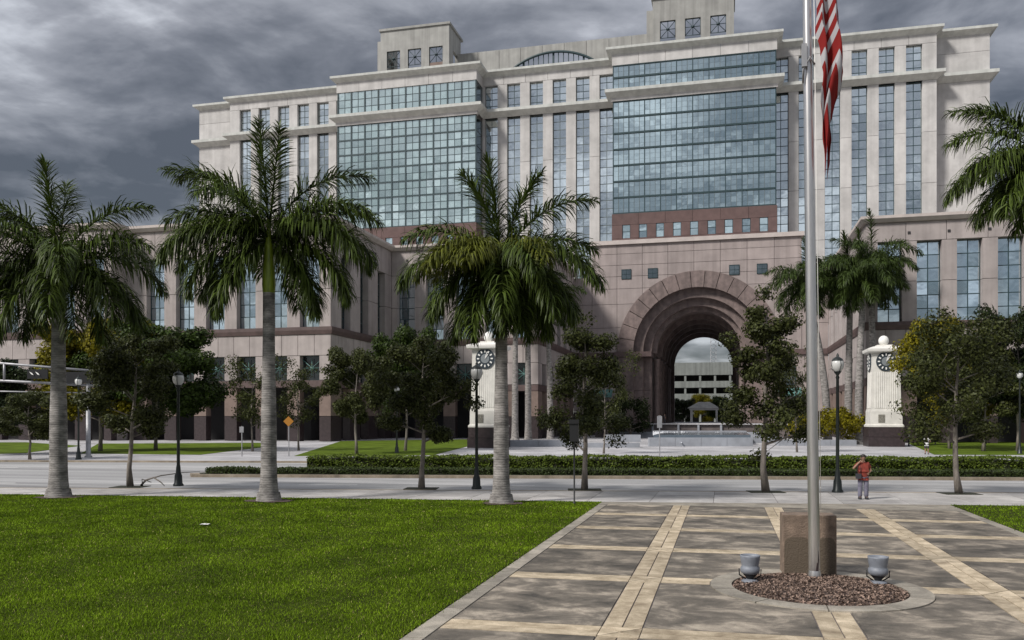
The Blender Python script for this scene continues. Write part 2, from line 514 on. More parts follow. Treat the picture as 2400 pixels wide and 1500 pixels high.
class MB:
    def __init__(self):
        self.v, self.f, self.mi = [], [], []
        self.smooth = []

    def add(self, vs, fs, mi=0, smooth=False):
        k = len(self.v)
        self.v.extend([tuple(p) for p in vs])
        for f in fs:
            self.f.append(tuple(i + k for i in f))
            self.mi.append(mi)
            self.smooth.append(smooth)

    def box(self, x0, x1, y0, y1, z0, z1, mi=0):
        self.add([(x0, y0, z0), (x1, y0, z0), (x1, y1, z0), (x0, y1, z0), (x0, y0, z1), (x1, y0, z1), (x1, y1, z1), (x0, y1, z1)],
                 [(0, 3, 2, 1), (4, 5, 6, 7), (0, 1, 5, 4), (1, 2, 6, 5), (2, 3, 7, 6), (3, 0, 4, 7)], mi)

    def obox(self, c, ax, hx, hy, hz, mi=0):
        """Box with centre c, horizontal unit axis ax, half sizes."""
        ax = Vector(ax)
        ay = Vector((-ax.y, ax.x, 0))
        vs = []
        for dz in (-hz, hz):
            for sx, sy in ((-1, -1), (1, -1), (1, 1), (-1, 1)):
                vs.append(Vector(c) + ax * hx * sx + ay * hy * sy + Vector((0, 0, dz)))
        self.add(vs, [(0, 3, 2, 1), (4, 5, 6, 7), (0, 1, 5, 4), (1, 2, 6, 5), (2, 3, 7, 6), (3, 0, 4, 7)], mi)

    def prism(self, pts, z0, z1, mi=0):
        n = len(pts)
        vs = [(p[0], p[1], z0) for p in pts] + [(p[0], p[1], z1) for p in pts]
        fs = [tuple(range(n - 1, -1, -1)), tuple(range(n, 2 * n))]
        fs += [(i, (i + 1) % n, n + (i + 1) % n, n + i) for i in range(n)]
        self.add(vs, fs, mi)

    def lathe(self, prof, n=16, c=(0, 0, 0), mi=0, smooth=True, cap=True):
        vs, fs = [], []
        for r, z in prof:
            for i in range(n):
                a = 2 * PI * i / n
                vs.append((c[0] + r * math.cos(a), c[1] + r * math.sin(a), c[2] + z))
        for j in range(len(prof) - 1):
            for i in range(n):
                i2 = (i + 1) % n
                fs.append((j * n + i, j * n + i2, (j + 1) * n + i2, (j + 1) * n + i))
        self.add(vs, fs, mi, smooth)
        if cap:
            k = len(self.v)
            self.add([vs[i] for i in range(n)], [tuple(range(n - 1, -1, -1))], mi)
            self.add([vs[(len(prof) - 1) * n + i] for i in range(n)], [tuple(range(n))], mi)

    def tube(self, path, rad, n=6, mi=0, smooth=True):
        pts = [Vector(p) for p in path]
        vs, fs = [], []
        up = Vector((0.3, 0.2, 1)).normalized()
        for i, p in enumerate(pts):
            d = (pts[min(i + 1, len(pts) - 1)] - pts[max(i - 1, 0)]).normalized()
            a = d.cross(up)
            if a.length < 1e-3:
                a = d.cross(Vector((1, 0, 0)))
            a.normalize()
            bb = d.cross(a)
            r = rad[i] if hasattr(rad, '__len__') else rad
            for k in range(n):
                t = 2 * PI * k / n
                vs.append(p + a * math.cos(t) * r + bb * math.sin(t) * r)
        for i in range(len(pts) - 1):
            for k in range(n):
                k2 = (k + 1) % n
                fs.append((i * n + k, i * n + k2, (i + 1) * n + k2, (i + 1) * n + k))
        fs.append(tuple(range(n - 1, -1, -1)))
        fs.append(tuple((len(pts) - 1) * n + k for k in range(n)))
        self.add(vs, fs, mi, smooth)

    def sphere(self, c, r, n=12, m_=8, sz=1.0, mi=0):
        self.lathe([(max(1e-4, r * math.sin(PI * j / m_)), -r * sz * math.cos(PI * j / m_)) for j in range(m_ + 1)], n, c, mi, True, False)

    def annulus(self, cx, cz, r0, r1, y0, y1, a0=0.0, a1=PI, n=32, mi=0):
        """Half ring in the XZ plane, from y0 (front) to y1."""
        vs, fs = [], []
        for i in range(n + 1):
            a = a0 + (a1 - a0) * i / n
            c, s = math.cos(a), math.sin(a)
            for r, y in ((r0, y0), (r1, y0), (r1, y1), (r0, y1)):
                vs.append((cx + r * c, y, cz + r * s))
        for i in range(n):
            k = 4 * i
            for q in range(4):
                q2 = (q + 1) % 4
                fs.append((k + q, k + q2, k + 4 + q2, k + 4 + q))
        fs.append((0, 1, 2, 3))
        fs.append((4 * n + 3, 4 * n + 2, 4 * n + 1, 4 * n))
        self.add(vs, fs, mi)

    def mesh(self, name, mats):
        me = bpy.data.meshes.new(name)
        me.from_pydata(self.v, [], self.f)
        mats = mats if isinstance(mats, (list, tuple)) else [mats]
        for x in mats:
            me.materials.append(x)
        if len(mats) > 1:
            me.polygons.foreach_set("material_index", self.mi)
        me.polygons.foreach_set("use_smooth", self.smooth)
        me.update()
        return me

    def build(self, name, mats, parent=None, world=False):
        return link(name, self.mesh(name, mats), parent, world)


def np_mesh(name, verts, faces, m):
    """Fast mesh from numpy arrays; faces all have the same number of corners."""
    verts = np.asarray(verts, dtype=np.float32).reshape(-1, 3)
    faces = np.asarray(faces, dtype=np.int32)
    nf, k = faces.shape
    me = bpy.data.meshes.new(name)
    me.vertices.add(len(verts))
    me.vertices.foreach_set("co", verts.ravel())
    me.loops.add(nf * k)
    me.loops.foreach_set("vertex_index", faces.ravel())
    me.polygons.add(nf)
    me.polygons.foreach_set("loop_start", np.arange(0, nf * k, k, dtype=np.int32))
    me.polygons.foreach_set("loop_total", np.full(nf, k, dtype=np.int32))
    me.update(calc_edges=True)
    me.materials.append(m)
    return me


_cubes = {}


def unit_cube(m):
    if m.name not in _cubes:
        b = MB()
        b.box(-.5, .5, -.5, .5, -.5, .5)
        _cubes[m.name] = b.mesh("unit_" + m.name, m)
    return _cubes[m.name]


def block(name, m, c, size, rz=0.0, parent=None, world=False, rx=0.0, ry=0.0):
    """One piece: shared unit mesh placed and sized."""
    o = link(name, unit_cube(m), parent, world)
    o.location = c
    o.scale = size
    o.rotation_euler = (rx, ry, rz)
    return o


def copy_tree(o, parent=None):
    c = o.copy()
    col.objects.link(c)
    c.parent = parent
    for ch in [x for x in bpy.data.objects if x.parent == o]:
        copy_tree(ch, c)
    return c


# ------------------------------------------------------------------ ground, street, pavements
def sheet(name, pts, z0, z1, m, parent=None, kind='structure'):
    b = MB()
    area = sum(pts[i][0] * pts[(i + 1) % len(pts)][1] - pts[(i + 1) % len(pts)][0] * pts[i][1] for i in range(len(pts)))
    if area < 0:
        pts = list(reversed(pts))
    b.prism(pts, z0, z1)
    o = b.build(name, m, parent)
    if parent is None:
        o["kind"] = kind
    return o


sheet('ground', [(-2500, -600), (2500, -600), (2500, 4500), (-2500, 4500)], -1.0, -0.16, M['ground'])

KA, KB = G(400, 1113), G(2400, 1121)              # kerb of the planted median
SD = (KB - KA).normalized()                       # street direction
SN = Vector((-SD.y, SD.x, 0))                     # away from the viewer


def ST(t, d, z=0.0):
    p = KA + SD * t + SN * d
    return Vector((p.x, p.y, z))


NEAR = -9.3                                       # near kerb, measured from the median kerb
sheet('road', [ST(-120, NEAR), ST(150, NEAR), ST(150, 16), ST(-120, 16)], -0.158, -0.13, M['road'])
for k in range(-9, 10):
    sheet('lane_marking', [ST(9 * k, -4.9), ST(9 * k + 3, -4.9), ST(9 * k + 3, -4.77), ST(9 * k, -4.77)], -0.13, -0.124, M['white'])
    if k < -1:
        sheet('lane_marking', [ST(9 * k, 8.9), ST(9 * k + 3, 8.9), ST(9 * k + 3, 9.03), ST(9 * k, 9.03)], -0.13, -0.124, M['white'])
# near pavement up to the lawn edge, made of slabs
LE = [G(-900, 1147), G(0, 1158), G(1420, 1176), G(2230, 1183), G(3300, 1196)]
kerb_near = sheet('near_kerb', [ST(-70, NEAR), ST(95, NEAR), ST(95, NEAR - .25), ST(-70, NEAR - .25)], -0.15, 0.004, M['kerb'])
walk = sheet('near_pavement', [ST(-70, NEAR - .25), ST(95, NEAR - .25), G(3300, 1196), G(2230, 1183), G(1420, 1176), G(0, 1158), G(-900, 1147)], -0.15, -0.012, M['joint'])


def lawn_edge_y(x):
    for a, b in zip(LE[:-1], LE[1:]):
        if a.x <= x <= b.x:
            t = (x - a.x) / (b.x - a.x)
            return a.y + t * (b.y - a.y)
    return LE[0].y if x < LE[0].x else LE[-1].y


def kerb_y(x):
    p = ST(0, NEAR - .27)
    return p.y + (x - p.x) * SD.y / SD.x


x = -46.0
while x < 34:
    x2 = x + 2.4
    for (fa, fb) in ((0, .33), (.33, .66), (.66, 1)):
        ga, gb = 0.012 / 8 * 2, 0.012 / 8 * 2
        ya = [lawn_edge_y(q) + .01 + (kerb_y(q) - lawn_edge_y(q) - .02) * (fa + .003) for q in (x + .012, x2 - .012)]
        yb = [lawn_edge_y(q) + .01 + (kerb_y(q) - lawn_edge_y(q) - .02) * (fb - .003) for q in (x + .012, x2 - .012)]
        sheet('pavement_slab', [(x + .012, ya[0]), (x2 - .012, ya[1]), (x2 - .012, yb[1]), (x + .012, yb[0])], -0.1, 0.0, M['walk'], walk)
    x = x2

# median with its kerb
md = MB()
out = [ST(1.2, 0), ST(120, 0), ST(120, 7.2), ST(6, 7.2), ST(2.2, 3.2), ST(.6, 1.2)]
inn = [ST(1.6, .35), ST(119, .35), ST(119, 6.9), ST(6.2, 6.9), ST(2.7, 3.2), ST(1.1, 1.3)]
sheet('median_kerb', out, -0.15, 0.03, M['kerb'])
sheet('median_soil', inn, -0.1, 0.045, M['core'])
# far pavement
FAR = 16.0
sheet('far_kerb', [ST(-110, FAR), ST(150, FAR), ST(150, FAR + .3), ST(-110, FAR + .3)], -0.15, 0.006, M['kerb'])
sheet('far_pavement', [ST(-110, FAR + .3), ST(150, FAR + .3), ST(150, 330), ST(-110, 330)], -0.15, 0.0, M['walk2'])
# far lawns
sheet('far_lawn', [G(-500, 1080), G(60, 1062), G(190, 1045), G(60, 1037), G(-500, 1040)], 0.002, 0.03, M['far_lawn'])
sheet('far_lawn', [G(190, 1063), G(470, 1066), G(620, 1048), G(640, 1038), G(230, 1040)], 0.002, 0.03, M['far_lawn'])
sheet('far_lawn', [G(690, 1069), G(1015, 1067), G(1098, 1046), G(1098, 1030), G(800, 1034)], 0.002, 0.03, M['far_lawn'])
sheet('far_lawn', [G(2190, 1066), G(2900, 1068), G(2900, 1028), G(2160, 1026), G(2130, 1040)], 0.002, 0.03, M['far_lawn'])
# near lawns
PX0, PX1 = -4.6, 8.2
lawn_l = [(PX0, 3.0), (PX0, lawn_edge_y(PX0)), tuple(G(700, 1167.0).xy), tuple(G(0, 1158).xy), tuple(G(-900, 1147).xy), (-60, 3.0)]
sheet('lawn', lawn_l, -0.12, 0.0, M['soil'])
sheet('lawn', [(PX1, 3.0), (60, 3.0), tuple(G(3300, 1196).xy), tuple(G(2240, 1183.2).xy), (PX1, lawn_edge_y(PX1))], -0.12, 0.0, M['soil'])

# ------------------------------------------------------------------ plaza paving: dark slabs between sandy strips
CX, CY = 1.72, 17.0                                # round planting bed
plaza = sheet('plaza_paving', [(PX0, 2.0), (PX1, 2.0), (PX1, lawn_edge_y(PX1)), (PX0, lawn_edge_y(PX0))], -0.14, -0.016, M['joint'])
SK = 0.035                                         # the cross joints run very slightly askew


def YY(y, x):
    return y + SK * (x - CX)


LX = [-1.52, 1.72, 4.86]
CYS = [4.6, 8.8, 12.95, 17.3, 21.3, 25.25, 28.95]
BW, GP = 0.31, 0.016
RO, RI = 1.98, 1.58


def clip_quad(pts, rad):
    """Convex polygon cut back to stay outside the ring (coarse: points inside slide out along Y or X)."""
    return pts


def paving(name, x0, x1, y0, y1, m, inset=GP):
    """One paving piece with corners in plaza coordinates; cut round the planting bed."""
    xs = np.linspace(x0 + inset, x1 - inset, 2)
    corners = [(x0 + inset, YY(y0, x0) + inset), (x1 - inset, YY(y0, x1) + inset), (x1 - inset, YY(y1, x1) - inset), (x0 + inset, YY(y1, x0) - inset)]
    cxm, cym = (x0 + x1) / 2, (y0 + y1) / 2
    dx, dy = max(x0 - CX, 0, CX - x1), max(y0 - CY, 0, CY - y1)
    if math.hypot(dx, dy) > RO + .02:
        sheet(name, corners, -0.1, 0.0, m, plaza)
        return
    # cut round the bed: parts beside the circle, below it and above it
    RC = RO + .012
    xa, xb = x0 + inset, x1 - inset
    cl, cr_ = CX - RC, CX + RC

    acc = MB()

    def strip_poly(a, c, fa, fb):
        if c - a < .02:
            return
        xs = [a + (c - a) * i / 24 for i in range(25)]
        run = [(q, fa(q), fb(q)) for q in xs]
        cur = []
        for r in run + [(0, 1, 0)]:
            if r[2] - r[1] > .003:
                cur.append(r)
            else:
                if len(cur) > 1:
                    acc.prism([(p, lo_) for p, lo_, hi_ in cur] + [(p, hi_) for p, lo_, hi_ in reversed(cur)], -0.1, 0.0)
                cur = []
    lo = lambda q: YY(y0, q) + inset
    hi = lambda q: YY(y1, q) - inset
    half = lambda q: math.sqrt(max(0, RC ** 2 - (q - CX) ** 2))
    strip_poly(xa, min(xb, cl), lo, hi)
    strip_poly(max(xa, cr_), xb, lo, hi)
    strip_poly(max(xa, cl), min(xb, cr_), lo, lambda q: min(hi(q), CY - half(q)))
    strip_poly(max(xa, cl), min(xb, cr_), lambda q: max(lo(q), CY + half(q)), hi)
    if acc.v:
        acc.build(name, m, plaza)


xe = [PX0 + .36] + [v for c in LX for v in (c - BW, c + BW)] + [PX1 - .36]
ye = [2.0] + [v for c in CYS for v in (c - BW, c + BW)] + [32.3]
# slabs
for i in range(0, len(xe) - 1, 2):
    for j in range(0, len(ye) - 1, 2):
        paving('paving_slab', xe[i], xe[i + 1], ye[j], ye[j + 1], M['slab'])
# long strips
for c in LX:
    for j in range(0, len(ye) - 1, 2):
        paving('paving_strip', c - BW, c, ye[j], ye[j + 1], M['strip'], .012)
        paving('paving_strip', c, c + BW, ye[j], ye[j + 1], M['strip'], .012)
# cross strips and the crossing stones
for c in CYS:
    for i in range(0, len(xe) - 1, 2):
        paving('paving_strip', xe[i], xe[i + 1], c - BW, c, M['strip'], .010)
        paving('paving_strip', xe[i], xe[i + 1], c, c + BW, M['strip'], .010)
    for lx in LX:
        if math.hypot(lx - CX, c - CY) < RO + .6:
            continue
        o_ = (lx, YY(c, lx))
        k = .008
        q = [(lx - BW, YY(c - BW, lx)), (lx + BW, YY(c - BW, lx)), (lx + BW, YY(c + BW, lx)), (lx - BW, YY(c + BW, lx))]
        for s in range(4):
            a, b2 = Vector(q[s]), Vector(q[(s + 1) % 4])
            cc = Vector(o_)
            mid = (a + b2 + cc) / 3
            tri = [(p + (mid - p).normalized() * .018) for p in (a, b2, cc)]
            sheet('crossing_stone', [tuple(p) for p in tri], -0.1, 0.0, M['strip'], plaza)
# border along the lawns
for bx0, bx1 in ((PX0 + .02, PX0 + .36), (PX1 - .36, PX1 - .02)):
    y = 2.0
    while y < 31.8:
        paving('border_stone', bx0, bx1, y, min(y + 2.0, 32.3), M['border'])
        y += 2.0
# header course at the pavement
sheet('paving_strip', [(PX0 + .02, lawn_edge_y(PX0) - .45), (PX1 - .02, lawn_edge_y(PX1) - .35), (PX1 - .02, lawn_edge_y(PX1) - .02), (PX0 + .02, lawn_edge_y(PX0) - .02)], -0.1, 0.0, M['border'], plaza)
sheet('paving_strip', [(PX0 + .02, 32.0), (PX1 - .02, 32.5), (PX1 - .02, lawn_edge_y(PX1) - .37), (PX0 + .02, max(32.02, lawn_edge_y(PX0) - .47))], -0.1, -0.004, M['border'], plaza)

# ------------------------------------------------------------------ grass
rng = np.random.default_rng(7)


def grass(name, n, sampler, hmin, hmax, wid):
    p = sampler(n)
    n = len(p)
    d = np.hypot(p[:, 0], p[:, 1])
    az = rng.uniform(0, 2 * PI, n)
    lean = rng.uniform(0.1, 0.9, n)
    patch = .5 + .28 * np.sin(p[:, 0] * 1.9 + 1.3 * np.sin(p[:, 1] * .8)) + .22 * np.sin(p[:, 1] * 3.1 + 2 * np.sin(p[:, 0] * 2.3))
    h = rng.uniform(hmin, hmax, n) * (.65 + .6 * np.clip(patch, 0, 1))
    w = wid * rng.uniform(.7, 1.4, n) * np.clip(d / 16, .8, 2.2)
    la = rng.uniform(0, 2 * PI, n)
    v = np.zeros((n, 3, 3), np.float32)
    ax = np.stack([np.cos(az), np.sin(az), np.zeros(n)], 1)
    v[:, 0] = p - ax * w[:, None] * .5
    v[:, 1] = p + ax * w[:, None] * .5
    v[:, 2] = p + np.stack([np.cos(la) * lean * h, np.sin(la) * lean * h, h], 1)
    f = np.arange(3 * n, dtype=np.int32).reshape(n, 3)
    o = link(name, np_mesh(name, v, f, M['blade']))
    return o


def lawn_sampler(left):
    def s(n):
        # more blades close by
        r = 11.0 + (40 - 11.0) * rng.uniform(0, 1, n * 3) ** 1.15
        lim = (-0.64, 0.13) if left else (0.40, 0.66)
        u = rng.uniform(lim[0], lim[1], n * 3)
        x_ = r * (CA * u - SA)
        y_ = r * (CA + SA * u)
        ex = np.array([q.x for q in LE])
        ey = np.array([q.y for q in LE])
        edge = np.interp(x_, ex, ey)
        jit = rng.normal(0, .05, n * 3)
        if left:
            ok = (x_ < PX0 - .02 + np.abs(jit)) & (y_ < edge - .05 + jit)
        else:
            ok = (x_ > PX1 + .02 - np.abs(jit)) & (y_ < edge - .05 + jit)
        x_, y_ = x_[ok][:n], y_[ok][:n]
        return np.stack([x_, y_, np.full(len(x_), -.004)], 1)
    return s


tag(grass('lawn_grass', 300000, lawn_sampler(True), .022, .06, .015), 'mown green grass of the large lawn beside the paving', 'grass', kind='stuff')
tag(grass('lawn_grass', 14000, lawn_sampler(False), .03, .07, .014), 'mown green grass of the lawn corner beyond the paving at the picture edge', 'grass', kind='stuff')


M['straw'] = mat('straw_blade', (0.36, 0.33, 0.12), 0.8, spec=0.1, island=0.4)
_sv = M['blade']
M['blade'] = M['straw']
tag(grass('dry_grass', 9000, lawn_sampler(True), .02, .05, .016), 'dry straw-coloured blades scattered through the large lawn', 'grass', kind='stuff')
M['blade'] = _sv


# ------------------------------------------------------------------ leaf scattering
def leaf_quads(c, nrm, size, aspect=.55):
    """Leaf quads (diamond shaped) at centres c, facing about nrm."""
    n = len(c)
    nrm = nrm / (np.linalg.norm(nrm, axis=1)[:, None] + 1e-9)
    t = rng.normal(0, 1, (n, 3))
    t -= (t * nrm).sum(1)[:, None] * nrm
    t /= np.linalg.norm(t, axis=1)[:, None] + 1e-9
    bt = np.cross(nrm, t)
    s = size if hasattr(size, '__len__') else np.full(n, size)
    L, W = (s * .5)[:, None], (s * .5 * aspect)[:, None]
    v = np.stack([c - t * L, c + bt * W - t * L * .1, c + t * L, c - bt * W - t * L * .1], 1)
    return v


def leaves_mesh(name, c, nrm, size, m, aspect=.55):
    v = leaf_quads(c, nrm, size, aspect)
    return np_mesh(name, v, np.arange(len(c) * 4, dtype=np.int32).reshape(-1, 4), m)


# ------------------------------------------------------------------ hedges in the median
def hedge(label, t0, t1, d0, d1, h, n, m, lsize, wob):
    o = empty('hedge', ST((t0 + t1) / 2, (d0 + d1) / 2))
    tag(o, label, 'hedge')
    b = MB()
    k = int((t1 - t0) / 1.5)
    for i in range(k):
        a, c = t0 + (t1 - t0) * i / k, t0 + (t1 - t0) * (i + 1) / k
        hh = h * random.uniform(.8, .9)
        b.prism([ST(a, d0 + .14).xy, ST(c, d0 + .14).xy, ST(c, d1 - .14).xy, ST(a, d1 - .14).xy], .02, hh)
    b.build('inner_twigs', M['core'], o, True)
    t = rng.uniform(t0, t1, n)
    which = rng.uniform(0, 1, n)
    dep = d1 - d0
    d = np.where(which < .52, d0 + np.abs(rng.normal(0, .07, n)), np.where(which < .9, rng.uniform(d0, d1, n), d1 - np.abs(rng.normal(0, .07, n))))
    wave = wob * (np.sin(t * .83) * .5 + np.sin(t * 2.1 + 1) * .3 + np.sin(t * 5.3) * .25)
    top = h * (1 + wave) + np.maximum(0, rng.normal(0, .03, n))
    z = np.where(which < .52, rng.uniform(.03, 1, n) * top, np.where(which < .9, top - np.abs(rng.normal(0, .03, n)), rng.uniform(.03, 1, n) * top))
    d = d + .10 * np.sin(t * 1.7 + z * 4) * (which < .52)
    base = np.array([KA.x, KA.y])
    xy = base + np.outer(t, [SD.x, SD.y]) + np.outer(d, [SN.x, SN.y])
    c = np.concatenate([xy, z[:, None]], 1)
    nr = rng.normal(0, .6, (n, 3))
    nr[:, 2] += .5
    nr[:, 1] -= .45
    me = leaves_mesh('hedge_leaves', c, nr, rng.uniform(.6, 1.3, n) * lsize, m)
    fo = link('foliage', me, o, True)
    fo["kind"] = 'stuff'


random.seed(3)
hedge('low clipped dark hedge along the front kerb of the median', 1.8, 74, .55, 2.1, .36, 26000, M['leaf_low'], .13, .10)
hedge('taller bushy green hedge running along the middle of the median', 7.0, 74, 2.9, 5.2, .93, 42000, M['leaf_hedge'], .16, .09)


# ------------------------------------------------------------------ buildings
def facade(part, p0, d, rows, thick, gap=.07, world=True):
    """Rows of separate wall panels. p0: left end of the face (seen from outside), d: unit direction to the right along it."""
    d = Vector((d[0], d[1], 0)).normalized()
    inward = Vector((-d.y, d.x, 0))
    rz = math.atan2(d.y, d.x)
    for z0, z1, segs in rows:
        for u0, u1, m in segs:
            if u1 - u0 < .12:
                continue
            c = Vector((p0[0], p0[1], 0)) + d * (u0 + u1) / 2 + inward * thick / 2
            c.z = (z0 + z1) / 2
            block('wall_panel', m, c, (u1 - u0 - gap, thick, z1 - z0 - gap), rz, part, False)


def split(a, b, centres, hw, m):
    """Wall segments between openings."""
    out, x = [], a
    for c in sorted(centres):
        if c - hw > x:
            out.append((x, c - hw, m))
        x = max(x, c + hw)
    if x < b:
        out.append((x, b, m))
    return out


def even(a, b, step, m):
    k = max(1, round((b - a) / step))
    return [(a + (b - a) * i / k, a + (b - a) * (i + 1) / k, m) for i in range(k)]


def pane_set(part, p0, d, u0, u1, z0, z1, nc, nr, m, inset, frame_m, fw=.07, tilt=.6, single=True, name='pane', fdepth=.12):
    """Glazing of one opening: panes and the bars between them. inset: distance behind the wall face."""
    d = Vector((d[0], d[1], 0)).normalized()
    inward = Vector((-d.y, d.x, 0))
    rz = math.atan2(d.y, d.x)
    base = Vector((p0[0], p0[1], 0)) + inward * inset
    w, h = (u1 - u0) / nc, (z1 - z0) / nr
    fb = MB()
    for i in range(nc + 1):
        c = base + d * (u0 + i * w)
        fb.obox((c.x, c.y, (z0 + z1) / 2), d, fw / 2 * (1.4 if i in (0, nc) else 1), fdepth / 2, (z1 - z0) / 2)
    for j in range(nr + 1):
        c = base + d * ((u0 + u1) / 2)
        fb.obox((c.x, c.y, z0 + j * h), d, (u1 - u0) / 2, fdepth / 2 - .004, fw / 2)
    fr = fb.build('frame', frame_m, part)
    glz = MB()
    for i in range(nc):
        for j in range(nr):
            c = base + d * (u0 + (i + .5) * w)
            t1, t2 = math.radians(random.gauss(0, tilt)), math.radians(random.gauss(0, tilt))
            if single:
                block(name, m, (c.x, c.y, z0 + (j + .5) * h), (w - fw * .5, .03, h - fw * .5), rz + t1, part, False, rx=t2)
            else:
                a1, a2 = math.sin(t1) * w / 2, math.sin(t2) * h / 2
                vs = []
                for su, sz in ((-1, -1), (1, -1), (1, 1), (-1, 1)):
                    p = c + d * su * w / 2 + inward * (su * a1 + sz * a2)
                    vs.append((p.x, p.y, z0 + (j + .5 + sz * .5) * h))
                glz.add(vs, [(0, 1, 2, 3)])
    if not single:
        g = glz.build('glazing', m, part)
        g["kind"] = 'stuff'
    return fr


def part_of(parent, name):
    """A part that only groups sub-parts: a small Empty at the thing's origin."""
    o = bpy.data.objects.new(name, None)
    col.objects.link(o)
    o.parent = parent
    o.matrix_parent_inverse = Matrix.Translation(-parent.location)
    return o


random.seed(11)
XC = -36.4                       # axis of the tower
YT, YB, YE = 178.0, 173.0, 180.6
TH, BI, BO, EH = 75.9, 14.3, 46.4, 85.8
ZR = 78.0
tower = empty('courthouse_tower', (XC, YT, 30))
tag(tower, 'tall pale courthouse tower with two blue glass bays and rooftop lanterns', 'building')
# body behind the face
b = MB()
b.box(XC - TH + .1, XC + TH - .1, YT + 1.0, YT + 36, 25.5, ZR - 1.2)
b.box(XC - EH + .1, XC - TH + .1, YE + .6, YT + 34, 25.5, ZR - 1.2)
b.box(XC + TH - .1, XC + EH - .1, YE + .6, YT + 34, 25.5, ZR - 1.2)
for s in (-1, 1):
    x0, x1 = sorted((XC + s * BI, XC + s * BO))
    b.box(x0 + .25, x1 - .25, YB + .5, YT + 1.1, 25.5, ZR - 1.3)
b.build('inner_wall', M['joint'], tower, True)
P = M['tower']
offs = [2.5, 7.5, 12.5, 47.4, 52.2, 57.1, 62.05, 67.0, 71.9]
centres = sorted([XC + s * o_ for s in (-1, 1) for o_ in offs])
HWN = 1.42
zp = [30, 38.5, 48.5, 58.3, 68.2]
wallp = part_of(tower, 'front_wall')
for (fa, fb) in ((XC - TH, XC - BO + .2), (XC - BI - .2 + 0, XC + BI + .2), (XC + BO - .2, XC + TH)):
    cs = [c - fa for c in centres if fa < c < fb]
    L_ = fb - fa
    rows = []
    for z0, z1 in zip(zp[:-1], zp[1:]):
        rows.append((z0, z1, split(0, L_, cs, HWN, P)))
    rows.append((69.6, 75.3, split(0, L_, cs, HWN, P)))
    rows.append((75.3, 77.3, even(0, L_, 5.0, P)))
    facade(wallp, (fa, YT), (1, 0), rows, 1.0)
for (fa, fb) in ((XC - EH, XC - TH), (XC + TH, XC + EH)):
    rows = [(z0, z1, even(0, fb - fa, 9, P)) for z0, z1 in ((30, 38.5), (38.5, 48.5), (48.5, 58.3), (58.3, 68.2), (69.6, 73.8), (73.8, 77.3))]
    facade(wallp, (fa, YE), (1, 0), rows, .6)
# side returns of the projecting parts
def bblock(name, m, x0, x1, y0, y1, z0, z1, parent):
    block(name, m, ((x0 + x1) / 2, (y0 + y1) / 2, (z0 + z1) / 2), (x1 - x0, y1 - y0, z1 - z0), 0, parent, True)


for s in (-1, 1):
    x0, x1 = sorted((XC + s * BI, XC + s * BO))
    bblock('frieze', P, x1 - .25, x1 + .003, YB + 1.2, YT + .9, 74.9, 77.3, tower)
    bblock('frieze', P, x0 - .003, x0 + .25, YB + 1.2, YT + .9, 74.9, 77.3, tower)
    for k in range(6):
        xa_, xb_ = x0 - .02 + (x1 - x0 + .04) * k / 6, x0 - .02 + (x1 - x0 + .04) * (k + 1) / 6
        bblock('frieze', P, xa_ + .03, xb_ - .03, YB - .02, YB + 1.2, 74.9, 77.25, tower)
    bblock('frieze', P, x0 - .15, x1 + .15, YB - .12, YB + 1.0, 67.6, 69.9, tower)
bblock('side_return', P, XC + TH - .5, XC + TH, YT + 1.0, YE + .62, 30, 77.3, tower)
bblock('side_return', P, XC - TH, XC - TH + .5, YT + 1.0, YE + .62, 30, 77.3, tower)
# windows of the tower face
for c in centres:
    wn_ = part_of(tower, 'window')
    pane_set(wn_, (0, YT), (1, 0), c - HWN, c + HWN, 69.6, 75.3, 2, 4, M['glass_s'], .82, M['frame'], .12, .3, single=False)
    pane_set(wn_, (0, YT), (1, 0), c - HWN, c + HWN, 30.0, 68.2, 2, 22, M['glass_s'], .82, M['frame_grey'] if c < XC + 20 else M['frame'], .12, .3, single=False)


def cornice(mb, z0, z1, out_lo, out_hi):
    """Cornice following the stepped plan of the tower front."""
    plan = [(XC - EH, YE), (XC - TH, YE), (XC - TH, YT), (XC - BO, YT), (XC - BO, YB), (XC - BI, YB), (XC - BI, YT), (XC + BI, YT), (XC + BI, YB),
            (XC + BO, YB), (XC + BO, YT), (XC + TH, YT), (XC + TH, YE), (XC + EH, YE)]
    n_ = len(plan)

    def off(k, o_):
        x_, y_ = plan[k]
        sx = 0
        if k == 0:
            sx = -1
        elif k == n_ - 1:
            sx = 1
        else:
            ya, yb = plan[k - 1][1], plan[k + 1][1]
            if plan[k - 1][1] != plan[k][1]:      # came along a return
                sx = -1 if plan[k][1] < plan[k - 1][1] else 1
            elif plan[k + 1][1] != plan[k][1]:
                sx = 1 if plan[k][1] < plan[k + 1][1] else -1
        return (x_ + sx * o_, y_ - o_)
    prof = [(0.0, z0), (out_lo, z0 + (z1 - z0) * .35), (out_hi, z0 + (z1 - z0) * .6), (out_hi, z1), (-1.6, z1 + .05)]
    vs, fs = [], []
    for k in range(n_):
        for o_, z in prof:
            x_, y_ = off(k, o_)
            vs.append((x_, y_, z))
    m_ = len(prof)
    for k in range(n_ - 1):
        for q in range(m_ - 1):
            fs.append((k * m_ + q, (k + 1) * m_ + q, (k + 1) * m_ + q + 1, k * m_ + q + 1))
    # ends run back along the flanks
    for k, s in ((0, -1), (n_ - 1, 1)):
        i0 = len(vs)
        for q, (o_, z) in enumerate(prof):
            x_, y_ = off(k, o_)
            vs.append((x_, YT + 34, z))
        for q in range(m_ - 1):
            f = (k * m_ + q, k * m_ + q + 1, i0 + q + 1, i0 + q)
            fs.append(f)
    mb.add(vs, fs)


